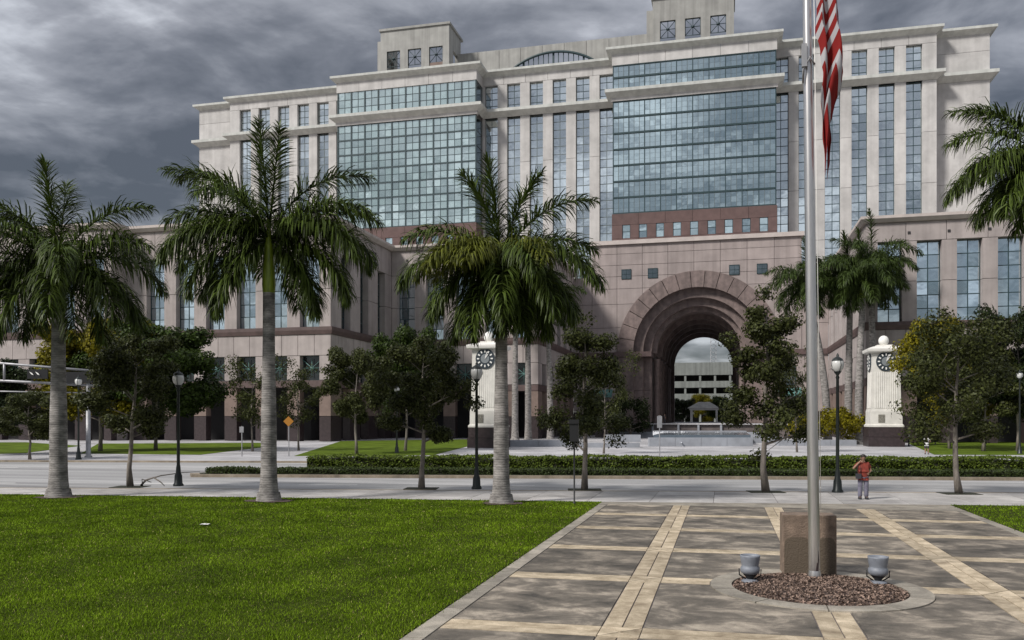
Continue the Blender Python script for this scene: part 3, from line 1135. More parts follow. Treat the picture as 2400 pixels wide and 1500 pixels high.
b = MB()
cornice(b, 77.1, 78.3, .5, 1.1)
b.build('cornice', M['tower_trim'], tower, True)
b = MB()
cornice(b, 68.2, 69.75, .7, 1.3)
b.build('belt_course', M['tower_trim'], tower, True)
# roof slab
b = MB()
b.box(XC - TH + .5, XC + TH - .5, YT + .5, YT + 35, 77.0, 77.9)
b.build('roof', M['roof_block'], tower, True)
# glass bays
for s, gm, nm in ((-1, 'glass_l', 'curtain_wall'), (1, 'glass_r', 'curtain_wall')):
    x0, x1 = sorted((XC + s * BI, XC + s * BO))
    cw = part_of(tower, nm)
    if s < 0:
        pane_set(cw, (0, YB), (1, 0), x0 + .3, x1 - .2, 44.8, 67.6, 20, 14, M[gm], .25, M['frame'], .12, .45)
        pane_set(cw, (0, YB), (1, 0), x0 + .3, x1 - .2, 69.9, 74.9, 20, 3, M[gm], .25, M['frame'], .12, .45, single=False)
        # heavier floor bars
        fb = MB()
        for k in range(8):
            z = 44.8 + 22.8 * k / 7
            fb.box(x0 + .25, x1 - .15, YB + .08, YB + .19, z - .14, z + .14)
        for k in range(11):
            xx = x0 + .3 + (x1 - x0 - .5) * k / 10
            fb.box(xx - .13, xx + .13, YB + .05, YB + .18, 44.7, 67.7)
            fb.box(xx - .13, xx + .13, YB + .05, YB + .18, 69.8, 75.0)
        fb.build('mullion', M['frame'], cw)
    else:
        # large panes, each glazed in three strips
        nc, nr = 10, 7
        W_ = (x1 - x0 - .5) / nc
        for (za, zb, nrr) in ((44.8, 67.6, 7), (69.9, 74.9, 2)):
            H_ = (zb - za) / nrr
            for i in range(nc):
                for j in range(nrr):
                    q = MB()
                    for a_ in range(3):
                        for c_ in range(3 if nrr == 7 else 2):
                            hh = H_ / (3 if nrr == 7 else 2)
                            t1, t2 = math.radians(random.gauss(0, .2)), math.radians(random.gauss(0, .2))
                            vs = []
                            for su, sz in ((-1, -1), (1, -1), (1, 1), (-1, 1)):
                                vs.append((-W_ / 2 + (a_ + .5 + su * .49) * W_ / 3, su * math.sin(t1) * W_ / 6 + sz * math.sin(t2) * hh / 2,
                                           -H_ / 2 + (c_ + .5 + sz * .49) * hh))
                            q.add(vs, [(0, 1, 2, 3)])
                    o_ = q.build('pane', M[gm], cw)
                    o_.location = (x0 + .25 + (i + .5) * W_, YB + .25, za + (j + .5) * H_)
            fb = MB()
            for j in range(nrr + 1):
                z = za + j * H_
                fb.box(x0 + .2, x1 - .15, YB + .02, YB + .2, z - .17, z + .17)
            for i in range(nc + 1):
                xx = x0 + .25 + i * W_
                fb.box(xx - .09, xx + .09, YB + .06, YB + .19, za, zb)
            fb.build('mullion', M['frame'], cw)
            fb = MB()
            for i in range(nc * 3):
                xx = x0 + .25 + i * W_ / 3
                fb.box(xx - .04, xx + .04, YB + .14, YB + .22, za, zb)
            fb.build('muntin', M['frame_grey'], cw)
    # glass return at the bay's side
    fb = MB()
    for k in range(7):
        z0_, z1_ = 44.8 + 22.8 * k / 7, 44.8 + 22.8 * (k + 1) / 7
        fb.add([(x1 - .12, YB + .4, z0_ + .1), (x1 - .12, YT - .1, z0_ + .1), (x1 - .12, YT - .1, z1_ - .1), (x1 - .12, YB + .4, z1_ - .1)], [(0, 1, 2, 3)])
    fb.add([(x1 - .12, YB + .4, 70), (x1 - .12, YT - .1, 70), (x1 - .12, YT - .1, 74.9), (x1 - .12, YB + .4, 74.9)], [(0, 1, 2, 3)])
    fb.build('side_glazing', M['glass_d'], cw)
    # brick base with small windows
    bb = part_of(tower, 'brick_base')
    if s > 0:
        pcs = [1468, 1507, 1547, 1587, 1627, 1668, 1708, 1749, 1790]
        wc = [XA(p_, YB) - x0 for p_ in pcs]
    else:
        wc = [1.9 + 3.5 * k for k in range(9)]
    L_ = x1 - x0
    facade(bb, (x0, YB - .25), (1, 0), [(30, 39.7, even(0, L_, 5.3, M['brick'])), (39.7, 42.4, split(0, L_, wc, .78, M['brick'])), (42.4, 44.7, even(0, L_, 5.3, M['brick']))], .8, .05)
    for c in wc:
        pane_set(bb, (x0, YB - .25), (1, 0), c - .78, c + .78, 39.7, 42.4, 1, 2, M['glass_r'], .3, M['frame'], .12, .8, name='window_pane')
    block('side_panel', M['brick'], (x1 - .1, YB + 2.7, 37.3), (.3, 4.6, 14.6), 0, bb)


# rooftop lanterns
def lantern(s):
    """Square-windowed open block on the roof."""
    part = part_of(tower, 'rooftop_lantern')
    xa, xb = (XC - 40.6, XC - 24.0) if s < 0 else (XC + 21.6, XC + 38.4)
    yf, yb_, ztop = 184.0, 193.5, 92.6
    R = M['roof_block']
    L_ = xb - xa
    ws = [L_ * .19, L_ * .5, L_ * .81]
    hw = 1.62
    b = MB()
    for yy0, yy1 in ((yf, yf + .7),):
        for a_, c_, _ in split(0, L_, ws, hw, R):
            b.box(xa + a_, xa + c_, yy0, yy1, 77.5, 87.9)
        b.box(xa, xb, yy0, yy1, 87.9, ztop)
    for xx0, xx1 in ((xa, xa + .7), (xb - .7, xb)):
        b.box(xx0 + .004, xx1 - .004, yf + .7, yf + 3.0, 77.5, ztop - .01)
        b.box(xx0 + .004, xx1 - .004, yb_ - 3.0, yb_ - .7, 77.5, ztop - .01)
        b.box(xx0 + .004, xx1 - .004, yf + 3.0, yb_ - 3.0, 87.9, ztop - .01)
    b.box(xa + .7, xb - .7, yb_ - .7, yb_ - .01, 77.5, 82.0)
    b.box(xa - 1.4, xa - .003, yf + 1.5, yb_ - 1, 77.5, ztop - 1.5)
    b.build('lantern_wall', R, part)
    b = MB()
    b.box(xa - .3, xb + .3, yf - .3, yf + .9, ztop, ztop + .5)
    b.box(xa - .3, xa + .9, yf + .9, yb_ + .3, ztop, ztop + .5)
    b.box(xb - .9, xb + .3, yf + .9, yb_ + .3, ztop, ztop + .5)
    b.build('lantern_coping', M['roof_block'], part)
    for k, c in enumerate(ws):
        g = MB()
        x0_, x1_ = xa + c - hw, xa + c + hw
        z1_, z0_ = 87.9, 87.9 - 2 * hw - .3
        zc, xc_ = (z0_ + z1_) / 2, xa + c
        for (pa, pb) in (((x0_, z0_), (x1_, z1_)), ((x0_, z1_), (x1_, z0_)), ((xc_, z0_), (xc_, z1_)), ((x0_, zc), (x1_, zc)), ((x0_, z0_), (x1_, z0_)), ((x0_, z1_ - .1), (x1_, z1_ - .1)), ((x0_ + .06, z0_), (x0_ + .06, z1_)), ((x1_ - .06, z0_), (x1_ - .06, z1_))):
            g.tube([(pa[0], yf + .3, pa[1]), (pb[0], yf + .3, pb[1])], .075, 5)
        g.lathe([(.38, -.1), (.38, .1)], 10, (xc_, yf + .3, zc - 0))
        g.build('grille', M['frame'], part)
        if s < 0 and k == 2:
            block('spandrel', M['brown_pier'], (xc_, yf + .35, (77.5 + z0_) / 2), (2 * hw, .3, z0_ - 77.5), 0, part)


lantern(-1)
lantern(1)
# screen wall between the lanterns with a segmental glazed arch
scr = part_of(tower, 'rooftop_screen')
ys = 190.0
sx0, sx1 = XC - 24.0, XC + 21.6
ax0, ax1 = XA(1158, ys), XA(1440, ys)
ac, ahw, zs_, rise = (ax0 + ax1) / 2, (ax1 - ax0) / 2, 79.0, 7.4
RR = (ahw ** 2 + rise ** 2) / (2 * rise)
zcen = zs_ + rise - RR
k0 = 0
nseg = 9
for i in range(nseg):
    xa_, xb_ = sx0 + (sx1 - sx0) * i / nseg, sx0 + (sx1 - sx0) * (i + 1) / nseg
    b = MB()
    n_ = 10
    for j in range(n_):
        u0_, u1_ = xa_ + (xb_ - xa_) * j / n_, xa_ + (xb_ - xa_) * (j + 1) / n_
        if j == 0:
            u0_ += .04
        if j == n_ - 1:
            u1_ -= .04

        def low(u):
            q = RR ** 2 - (u - ac) ** 2
            return max(77.5, zcen + math.sqrt(q)) if q > 0 and abs(u - ac) < ahw else 77.5
        b.add([(u0_, ys, low(u0_)), (u1_, ys, low(u1_)), (u1_, ys, 88.2), (u0_, ys, 88.2), (u0_, ys + .6, low(u0_)), (u1_, ys + .6, low(u1_)), (u1_, ys + .6, 88.2), (u0_, ys + .6, 88.2)],
              [(0, 1, 2, 3), (7, 6, 5, 4), (3, 2, 6, 7), (0, 4, 5, 1), (0, 3, 7, 4), (1, 5, 6, 2)])
    b.build('screen_panel', M['roof_block'], scr)
b = MB()
pts = []
for i in range(25):
    u = ac - ahw + 2 * ahw * i / 24
    pts.append((u, ys - .05, zcen + math.sqrt(max(0, RR ** 2 - (u - ac) ** 2))))
b.tube(pts, .28, 6)
for i in range(1, 24):
    u = ac - ahw + 2 * ahw * i / 24
    zt = zcen + math.sqrt(max(0, RR ** 2 - (u - ac) ** 2))
    b.box(u - (.22 if i % 6 == 0 else .09), u + (.22 if i % 6 == 0 else .09), ys + .2, ys + .4, 77.5, zt)
b.build('arch_frame', M['frame'], scr)
for i, (f0, f1) in enumerate(((.27, .49), (.52, .74))):
    block('louvre_panel', M['frame'], (ac - ahw + 2 * ahw * (f0 + f1) / 2, ys + .5, zs_ + 2.6), (2 * ahw * (f1 - f0), .2, 5.2 - 1.4), 0, scr)
block('roof_unit', M['frame'], (XA(665, 182), 184, 78.7), (8.5, 3, 1.6), 0, tower, True)


# ------------------------------------------------------------------ podium wings
ZW = 31.2


def wing_rows(L_, cs, hw, P_):
    return [(0.0, 3.6, split(0, L_, cs, hw, M['granite'])), (3.6, 7.7, split(0, L_, cs, hw, M['brown_pier'])),
            (7.7, 8.75, even(0, L_, 5.0, M['brown_band'])), (8.75, 12.25, split(0, L_, cs, hw, P_)), (12.25, 15.25, even(0, L_, 2.5, P_)),
            (16.3, 21.7, split(0, L_, cs, hw, P_)), (21.7, 27.1, split(0, L_, cs, hw, P_)), (27.1, ZW, even(0, L_, 5.0, P_))]


def wing_face(wing, p0, p1, cs, hw=1.5, gl='glass_w', label=None):
    p0, p1 = Vector((*p0, 0)), Vector((*p1, 0))
    d = (p1 - p0).normalized()
    L_ = (p1 - p0).length
    wl_ = part_of(wing, 'facade')
    facade(wl_, p0, d, wing_rows(L_, cs, hw, M['pink']), 1.25)
    for c in cs:
        w_ = part_of(wing, 'window')
        pane_set(w_, p0, d, c - hw, c + hw, 16.3, 27.1, 2, 6, M[gl], 1.05, M['frame'], .12, .8)
        # square lower window with a star grille
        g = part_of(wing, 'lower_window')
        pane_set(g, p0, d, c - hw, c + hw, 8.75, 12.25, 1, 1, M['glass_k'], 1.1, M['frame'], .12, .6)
        inward = Vector((-d.y, d.x, 0))
        q = MB()
        cc = p0 + d * c + inward * .75
        zc = 10.5
        for a_ in range(4):
            t = a_ * PI / 4
            r = 1.7 if a_ % 2 == 0 else 2.2
            q.tube([cc + d * math.cos(t) * min(r, hw / max(.01, abs(math.cos(t))) if abs(math.cos(t)) > .1 else r) + Vector((0, 0, zc + math.sin(t) * r * .8)),
                    cc - d * math.cos(t) * min(r, hw / max(.01, abs(math.cos(t))) if abs(math.cos(t)) > .1 else r) + Vector((0, 0, zc - math.sin(t) * r * .8))], .05, 4)
        q.build('grille', M['grille'], g)
    # drain holes below the cornice
    return d


def band(wing, pts, z0, z1, o_, name, m):
    """Moulding that follows an open plan line (outside on its right-hand side seen along it)."""
    b = MB()
    n_ = len(pts)
    P2 = [Vector((*p, 0)) for p in pts]

    def offp(k, dist):
        nrm = []
        if k > 0:
            d = (P2[k] - P2[k - 1]).normalized()
            nrm.append(Vector((d.y, -d.x, 0)))
        if k < n_ - 1:
            d = (P2[k + 1] - P2[k]).normalized()
            nrm.append(Vector((d.y, -d.x, 0)))
        if len(nrm) == 2 and (nrm[0] - nrm[1]).length > .01:
            s = nrm[0] + nrm[1]
            return P2[k] + s * dist
        return P2[k] + nrm[0] * dist
    prof = [(-.6, z0), (o_ * .45, z0), (o_, z0 + (z1 - z0) * .55), (o_, z1), (-1.6, z1 + .03)]
    vs, fs = [], []
    for k in range(n_):
        for dist, z in prof:
            p = offp(k, dist)
            vs.append((p.x, p.y, z))
    m_ = len(prof)
    for k in range(n_ - 1):
        for q in range(m_ - 1):
            fs.append((k * m_ + q, (k + 1) * m_ + q, (k + 1) * m_ + q + 1, k * m_ + q + 1))
    fs.append(tuple(range(m_)))
    fs.append(tuple((n_ - 1) * m_ + q for q in range(m_)))
    b.add(vs, fs)
    return b.build(name, m, wing, True)


YA = 166.7
wl_thing = empty('courthouse_wing', (-54, 111, 0))
tag(wl_thing, 'pinkish courthouse wing stepping back behind the palms on the lawn', 'building')
XL0, XL1, XL2 = -87.4, -54.0, -28.9
YL0, YL1, YL2 = 107.5, 111.0, 133.7
plan = [(-150, YL0), (XL0, YL0), (XL0, YL1), (XL1, YL1), (XL1, YL2), (XL2, YL2), (XL2, YA)]
wing_face(wl_thing, (-127.4, YL0), (XL0, YL0), [37.2 - 5.05 * k for k in range(7)])
wing_face(wl_thing, (XL0, YL1), (XL1, YL1), [33.4 - 3.3 - 5.05 * k for k in range(6)])
wing_face(wl_thing, (XL1, YL1), (XL1, YL2), [5.0, 11.6, 18.4], gl='glass_d')
wing_face(wl_thing, (XL1, YL2), (XL2, YL2), [2.6, 7.6, 12.7, 17.8, 22.6])
wing_face(wl_thing, (XL2, YL2), (XL2, YA), [4.5, 11, 17.5, 24, 30], gl='glass_d')
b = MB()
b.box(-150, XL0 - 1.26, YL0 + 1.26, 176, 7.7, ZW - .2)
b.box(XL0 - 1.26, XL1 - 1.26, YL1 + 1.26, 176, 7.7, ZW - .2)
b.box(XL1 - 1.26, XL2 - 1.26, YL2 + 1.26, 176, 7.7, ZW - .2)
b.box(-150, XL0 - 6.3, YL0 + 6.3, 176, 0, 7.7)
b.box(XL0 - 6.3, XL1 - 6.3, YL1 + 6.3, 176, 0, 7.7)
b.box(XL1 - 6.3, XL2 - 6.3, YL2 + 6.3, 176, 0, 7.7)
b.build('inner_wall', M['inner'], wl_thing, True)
b = MB()
b.box(XL0 - 1.24, XL0 - .01, YL0 + 1.26, YL1 + 1.2, 0, ZW)
b.build('side_wall', M['pink'], wl_thing, True)
band(wl_thing, plan, 15.25, 16.3, .28, 'belt_course', M['brown_band'])
band(wl_thing, plan, ZW, ZW + .85, .75, 'cornice', M['pink_trim'])
rf = MB()
rf.box(-150, XL1 - .7, YL1 + .7, 176, ZW - .1, ZW + .5)
rf.box(XL1 - .7, XL2 - .7, YL2 + .7, 176, ZW - .1, ZW + .5)
rf.build('roof', M['pink_trim'], wl_thing, True)
for (x_, y_) in [(XL1 - .0, 113 + 7 * k) for k in range(3)]:
    block('drain_outlet', M['inner'], (x_ + .03, y_, 29.6), (.1, .35, .35), 0, wl_thing, True)
for k in range(5):
    block('drain_outlet', M['inner'], (XL1 + 2.8 + 5 * k, YL2 - .02, 29.6), (.35, .1, .35), 0, wl_thing, True)

wr_thing = empty('courthouse_wing', (18.7, 124, 0))
tag(wr_thing, 'pinkish courthouse wing with tall windows behind the free-standing clock tower', 'building')
XR0, YR0 = 18.7, 124.0
ZW_l = ZW
ZW = 29.7
plan = [(XR0, YA), (XR0, YR0), (90, YR0)]
wing_face(wr_thing, (XR0, YR0), (73.7, YR0), [3.0 + 4.9 * k for k in range(11)])
wing_face(wr_thing, (XR0, YA), (XR0, YR0), [5, 11, 17, 23, 29, 35, 39.6])
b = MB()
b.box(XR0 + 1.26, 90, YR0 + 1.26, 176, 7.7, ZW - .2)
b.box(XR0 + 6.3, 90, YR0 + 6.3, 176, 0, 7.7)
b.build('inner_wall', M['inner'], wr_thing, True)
band(wr_thing, plan, 15.25, 16.3, .28, 'belt_course', M['brown_band'])
band(wr_thing, plan, ZW, ZW + .85, .75, 'cornice', M['pink_trim'])
rf = MB()
rf.box(XR0 + .7, 90, YR0 + .7, 176, ZW - .1, ZW + .5)
rf.build('roof', M['pink_trim'], wr_thing, True)
for k in range(10):
    block('drain_outlet', M['inner'], (XR0 + 5.4 + 4.9 * k, YR0 - .02, 28.2), (.35, .1, .35), 0, wr_thing, True)
ZW = ZW_l

# ------------------------------------------------------------------ arch block
ACX, ACZ = -4.9, 16.2
R1, R2, R3, R4 = 15.3, 12.2, 10.4, 8.9
arch = empty('arch_gatehouse', (ACX, YA, 0))
tag(arch, 'rose stone gatehouse with a huge round arch of stepped rings', 'building')
AX0, AX1, AZ = -25.2, 14.0, 37.2
aw = part_of(arch, 'front_wall')
zcuts = [16.2, 21.0, 25.6, 28.6, 31.0, 33.2, 35.4, AZ]


def arch_cell(parent, name, x0, x1, z0, z1, y0, y1, r, m, g=.035):
    b = MB()
    n_ = max(1, int((x1 - x0) / .4))
    for j in range(n_):
        u0_, u1_ = x0 + g + (x1 - x0 - 2 * g) * j / n_, x0 + g + (x1 - x0 - 2 * g) * (j + 1) / n_

        def low(u):
            q = r * r - (u - ACX) ** 2
            if q <= 0:
                return z0 + g
            return min(z1 - g, max(z0 + g, ACZ + math.sqrt(q)))
        a_, c_ = low(u0_), low(u1_)
        if a_ >= z1 - g - 1e-4 and c_ >= z1 - g - 1e-4:
            continue
        b.add([(u0_, y0, a_), (u1_, y0, c_), (u1_, y0, z1 - g), (u0_, y0, z1 - g), (u0_, y1, a_), (u1_, y1, c_), (u1_, y1, z1 - g), (u0_, y1, z1 - g)],
              [(0, 1, 2, 3), (7, 6, 5, 4), (3, 2, 6, 7), (0, 4, 5, 1), (0, 3, 7, 4), (1, 5, 6, 2)])
    if b.v:
        b.build(name, m, parent)


xcut = [AX0 + (AX1 - AX0) * i / 8 for i in range(9)]
for z0, z1 in zip(zcuts[:-1], zcuts[1:]):
    for x0, x1 in zip(xcut[:-1], xcut[1:]):
        arch_cell(aw, 'wall_panel', x0, x1, z0, z1, YA, YA + 1.0, R1 - .05, M['arch_wall'])
# wall below the springing and the lower flanks
rows = [(0, 4.6, even(0, ACX - R1 - XL2, 2.9, M['granite'])), (4.6, 10.2, even(0, ACX - R1 - XL2, 2.9, M['arch_wall'])), (10.2, 15.2, even(0, ACX - R1 - XL2, 4.4, M['arch_wall']))]
facade(aw, (XL2, YA), (1, 0), rows, 1.0)
rows = [(0, 4.6, even(0, XR0 - ACX - R1, 2.9, M['granite'])), (4.6, 10.2, even(0, XR0 - ACX - R1, 2.9, M['arch_wall'])), (10.2, 15.2, even(0, XR0 - ACX - R1, 4.4, M['arch_wall']))]
facade(aw, (ACX + R1, YA), (1, 0), rows, 1.0)
facade(aw, (XL2, YA), (1, 0), [(16.2, 21, [(0, AX0 - XL2, M['arch_wall'])]), (21, 25.6, [(0, AX0 - XL2, M['arch_wall'])]), (25.6, 31.0, [(0, AX0 - XL2, M['arch_wall'])])], 1.0)
facade(aw, (AX1, YA), (1, 0), [(16.2, 21, [(0, XR0 - AX1, M['arch_wall'])]), (21, 25.6, [(0, XR0 - AX1, M['arch_wall'])]), (25.6, 31.0, [(0, XR0 - AX1, M['arch_wall'])])], 1.0)
b = MB()
b.box(AX0 + .3, ACX - R1 - .3, YA + .7, 173, 0, AZ - .2)
b.box(ACX + R1 + .3, AX1 - .3, YA + .7, 173, 0, AZ - .2)
b.box(AX0 + .3, AX1 - .3, YA + 1.02, 173, ACZ + R1 + .1, AZ - .15)
b.box(XL2 + .05, ACX - R4 - 1.0, YA + 3.6, 214, 0, 30.8)
b.box(ACX + R4 + 1.0, XR0 - .05, YA + 3.6, 214, 0, 30.8)
b.box(ACX - R4 - 1.0, ACX + R4 + 1.0, YA + 3.6, 214, ACZ + R4 + .5, 31.0)
b.build('inner_wall', M['arch_wall'], arch, True)
b = MB()
b.box(AX0 - .45, AX1 + .45, YA - .45, 172.7, AZ, AZ + .8)
b.build('cornice', M['pink_trim'], arch, True)
b = MB()
b.box(XL2 + .01, ACX - R1 - .4, YA - .35, YA + .9, 15.2, 16.2)
b.box(ACX + R1 + .4, XR0 - .01, YA - .35, YA + .9, 15.2, 16.2)
b.box(ACX - R1 - .4, ACX - R4 + .2, YA - .6, YA + 6, 15.3, 16.25)
b.box(ACX + R4 - .2, ACX + R1 + .4, YA - .6, YA + 6, 15.3, 16.25)
b.build('belt_course', M['brown_band'], arch, True)
# rings: voussoirs of the outer ring, then three plain stepped rings
ring = part_of(arch, 'arch_ring')
NV = 17
for k in range(NV):
    b = MB()
    a0_, a1_ = PI * k / NV + .004, PI * (k + 1) / NV - .004
    b.annulus(ACX, ACZ, R2, R1 + .02, YA - .3, YA + 1.4, a0_, a1_, 4)
    b.build('voussoir', M['arch_stone'], ring)
b = MB()
b.annulus(ACX, ACZ, R3, R2 + .1, YA + 1.0, YA + 2.8)
b.build('middle_ring', M['arch_stone'], ring)
b = MB()
b.annulus(ACX, ACZ, R4, R3 + .1, YA + 2.3, YA + 4.2)
b.build('inner_ring', M['arch_stone'], ring)
b = MB()
b.annulus(ACX, ACZ, R4 - .9, R4 + .05, YA + 3.6, YA + 6.0)
for k in range(4):
    b.annulus(ACX, ACZ, R4 - 1.2, R4 - .2, YA + 14 + 9 * k, YA + 15.2 + 9 * k)
b.build('vault_rib', M['arch_stone'], ring)
b = MB()
b.annulus(ACX, ACZ, R4 - .3, R4 + .3, YA + 4.4, 214)
b.build('vault', M['arch_stone'], ring)
jm = part_of(arch, 'arch_jamb')
for s in (-1, 1):
    for (ra, rb, yf, yb_) in ((R2, R1, YA - .3, YA + 1.4), (R3, R2 + .1, YA + 1.0, YA + 2.8), (R4, R3 + .1, YA + 2.3, YA + 4.2)):
        for z0, z1 in ((2.4, 8.8), (8.8, 15.3)):
            x0, x1 = sorted((ACX + s * ra, ACX + s * rb))
            block('jamb_stone', M['arch_stone'], ((x0 + x1) / 2, (yf + yb_) / 2, (z0 + z1) / 2), (x1 - x0, yb_ - yf, z1 - z0 - .05), 0, jm)
for s in (-1, 1):
    for k in range(6):
        b = MB()
        b.lathe([(.85, 2.4), (.85, 3.2), (.62, 3.3), (.58, 14.6), (.8, 14.9), (.8, 15.3)], 14, (ACX + s * (R4 - .55), YA + 8 + 7.2 * k, 0))
        b.build('column', M['arch_stone'], arch, True)
    b = MB()
    x0, x1 = sorted((ACX + s * (R4 + .2), ACX + s * (R4 + .9)))
    b.box(x0, x1, YA + 4.2, 214, 0, 16.5)
    b.build('passage_wall', M['terrace'], arch, True)
# rear wall with the smaller opening
rw = part_of(arch, 'rear_wall')
arch_cell(rw, 'rear_panel', ACX - R4 - .5, ACX + R4 + .5, 16.2, 27, 212, 213.4, 6.9, M['arch_stone'])
for s in (-1, 1):
    block('rear_pier', M['arch_stone'], (ACX + s * 8.15, 212.7, 8.1), (2.5, 1.4, 16.2), 0, rw)
# small square openings
for p_ in (1468, 1530, 1721, 1786):
    w_ = part_of(arch, 'square_window')
    xx, zz = XA(p_, YA), 31.4
    block('pane', M['glass_d'], (xx, YA - .03, zz), (1.75, .06, 1.75), 0, w_)
    q = MB()
    for a_, b2 in (((-.9, .82), (.9, .95)), ((-.9, -.95), (.9, -.82)), ((-.95, -.95), (-.82, .95)), ((.82, -.95), (.95, .95)), ((-.04, -.9), (.04, .9)), ((-.9, -.04), (.9, .04))):
        q.box(xx + a_[0], xx + b2[0], YA - .14, YA - .004, zz + a_[1], zz + b2[1])
    q.build('frame', M['frame'], w_)
# windows with green awnings beside the arch
for p_, yy in ((1410, 880), (1848, 880)):
    w_ = part_of(arch, 'flank_window')
    xx, zz = XA(p_, YA), 11.3
    block('pane', M['glass_d'], (xx, YA - .03, zz), (2.4, .06, 3.4), 0, w_)
    q = MB()
    for a_, b2 in (((-1.3, 1.6), (1.3, 1.8)), ((-1.3, -1.8), (1.3, -1.6)), ((-1.3, -1.6), (-1.1, 1.6)), ((1.1, -1.6), (1.3, 1.6))):
        q.box(xx + a_[0], xx + b2[0], YA - .16, YA - .004, zz + a_[1], zz + b2[1])
    q.build('frame', M['frame'], w_)
    q = MB()
    q.add([(xx - 2.2, YA - .01, 9.0), (xx + 2.2, YA - .01, 9.0), (xx + 2.2, YA - 2.0, 7.9), (xx - 2.2, YA - 2.0, 7.9), (xx - 2.2, YA - 2.0, 7.4), (xx + 2.2, YA - 2.0, 7.4)], [(0, 3, 2, 1), (3, 4, 5, 2), (0, 4, 3), (1, 2, 5), (0, 1, 5, 4)])
    q.build('awning', M['grille'], w_)

# terrace in front of the arch, floor of the passage
TZ = 2.4
ter = empty('stone_terrace', (ACX, 149, 0))
tag(ter, 'dark granite terrace with low wall in front of the great arch', 'terrace')
b = MB()
b.box(-22, 12.5, 149, YA - .4, .005, TZ - .15)
b.box(ACX - R1 + .1, ACX + R1 - .1, YA - .4, 240, .005, TZ - .15)
b.build('terrace_body', M['terrace'], ter, True)
for i in range(12):
    x0 = -22.2 + 34.9 * i / 12
    block('coping_stone', M['walk2'], (x0 + 34.9 / 24, 149.0, TZ - .05), (34.9 / 12 - .03, .9, .2), 0, ter, True)
b = MB()
b.box(-21.9, 12.4, 149.5, YA - .5, TZ - .148, TZ - .05)
b.box(ACX - R4, ACX + R4, YA - .5, 240, TZ - .148, TZ - .05)
b.build('terrace_floor', M['walk2'], ter, True)
for p_ in (1530, 1590, 1637, 1690):
    block('wall_post', M['pool_stone'], (XA(p_, 148.8), 148.8, TZ / 2), (.35, .3, TZ - .05), 0, ter, True)
for k in range(5):
    block('step', M['pool_stone'], (ACX, 148.3 - .5 * k, (1.0 - .2 * k) / 2 + .006), (26 - .3 * k, .5, 1.0 - .2 * k), 0, ter, True)

# ------------------------------------------------------------------ beyond the arch
gar = empty('parking_garage', (-8, 300, 0))
tag(gar, 'grey concrete parking garage seen through the arch', 'building')
for k, (z0, z1) in enumerate(((0, 1.2), (5.0, 7.0), (9.6, 11.9), (14.0, 16.2), (18.3, 22.6))):
    block('parapet_band', M['garage'], (-8, 300.3, (z0 + z1) / 2), (110, .6, z1 - z0), 0, gar, True)
for k in range(23):
    block('pier', M['garage'], (-8 - 55 + 5 * k, 300.5, 10), (.7, .5, 20), 0, gar, True)
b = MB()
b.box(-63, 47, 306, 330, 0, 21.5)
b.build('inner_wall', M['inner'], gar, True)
for k in range(5):
    block('deck', M['garage'], (-8, 315, 4.6 * k + .4), (110, 29, .4), 0, gar, True)
gz = empty('gazebo', (XA(1650, 236), 236, 0))
tag(gz, 'small white gazebo with a hipped roof beyond the arch', 'gazebo')
gx = gz.location.x
for sx in (-1, 1):
    for sy in (-1, 1):
        b = MB()
        b.lathe([(.22, TZ - .05), (.22, 5.6)], 8, (gx + sx * 3.3, 236 + sy * 2.2, 0))
        b.build('post', M['white'], gz, True)
b = MB()
b.box(gx - 3.8, gx + 3.8, 233.3, 238.7, 5.6, 6.1)
b.build('beam', M['white'], gz, True)
b = MB()
b.add([(gx - 4.3, 232.8, 6.1), (gx + 4.3, 232.8, 6.1), (gx + 4.3, 239.2, 6.1), (gx - 4.3, 239.2, 6.1), (gx - 1.5, 236, 7.8), (gx + 1.5, 236, 7.8)],
      [(0, 1, 5, 4), (1, 2, 5), (2, 3, 4, 5), (3, 0, 4), (3, 2, 1, 0)])
b.build('roof', M['roof_block'], gz, True)
lt = empty('lattice_mast', (XA(1672, 420), 420, 0))
tag(lt, 'thin lattice mast rising behind the garage roof', 'mast')
b = MB()
mx_ = lt.location.x
for sx, sy in ((-1, -1), (1, -1), (1, 1), (-1, 1)):
    b.tube([(mx_ + sx * 1.4, 420 + sy * 1.4, 0), (mx_ + sx * 1.2, 420 + sy * 1.2, 45)], .12, 4)
for k in range(22):
    z = 2 * k
    b.tube([(mx_ - 1.4, 418.6, z), (mx_ + 1.4, 418.6, z + 2)], .08, 4)
    b.tube([(mx_ + 1.4, 418.6, z), (mx_ - 1.4, 418.6, z + 2)], .08, 4)
b.build('lattice', M['galv'], lt, True)

# ------------------------------------------------------------------ fountain on the far plaza
fo = empty('fountain', (XA(1640, 103), 103, 0))
tag(fo, 'low blue-grey stone fountain with white tumbling water before the arch', 'fountain')


def fwall(pa, pb, py, hz, dep=1.2, name='basin_wall'):
    a, c = G(pa, py), G(pb, py)
    d = (c - a).normalized()
    k = max(1, round((c - a).length / 3.2))
    for i in range(k):
        m_ = a + (c - a) * (i + .5) / k
        block(name, M['pool_stone'], (m_.x - d.y * dep / 2, m_.y + d.x * dep / 2, hz / 2 + .004), ((c - a).length / k - .03, dep, hz), math.atan2(d.y, d.x), fo, True)


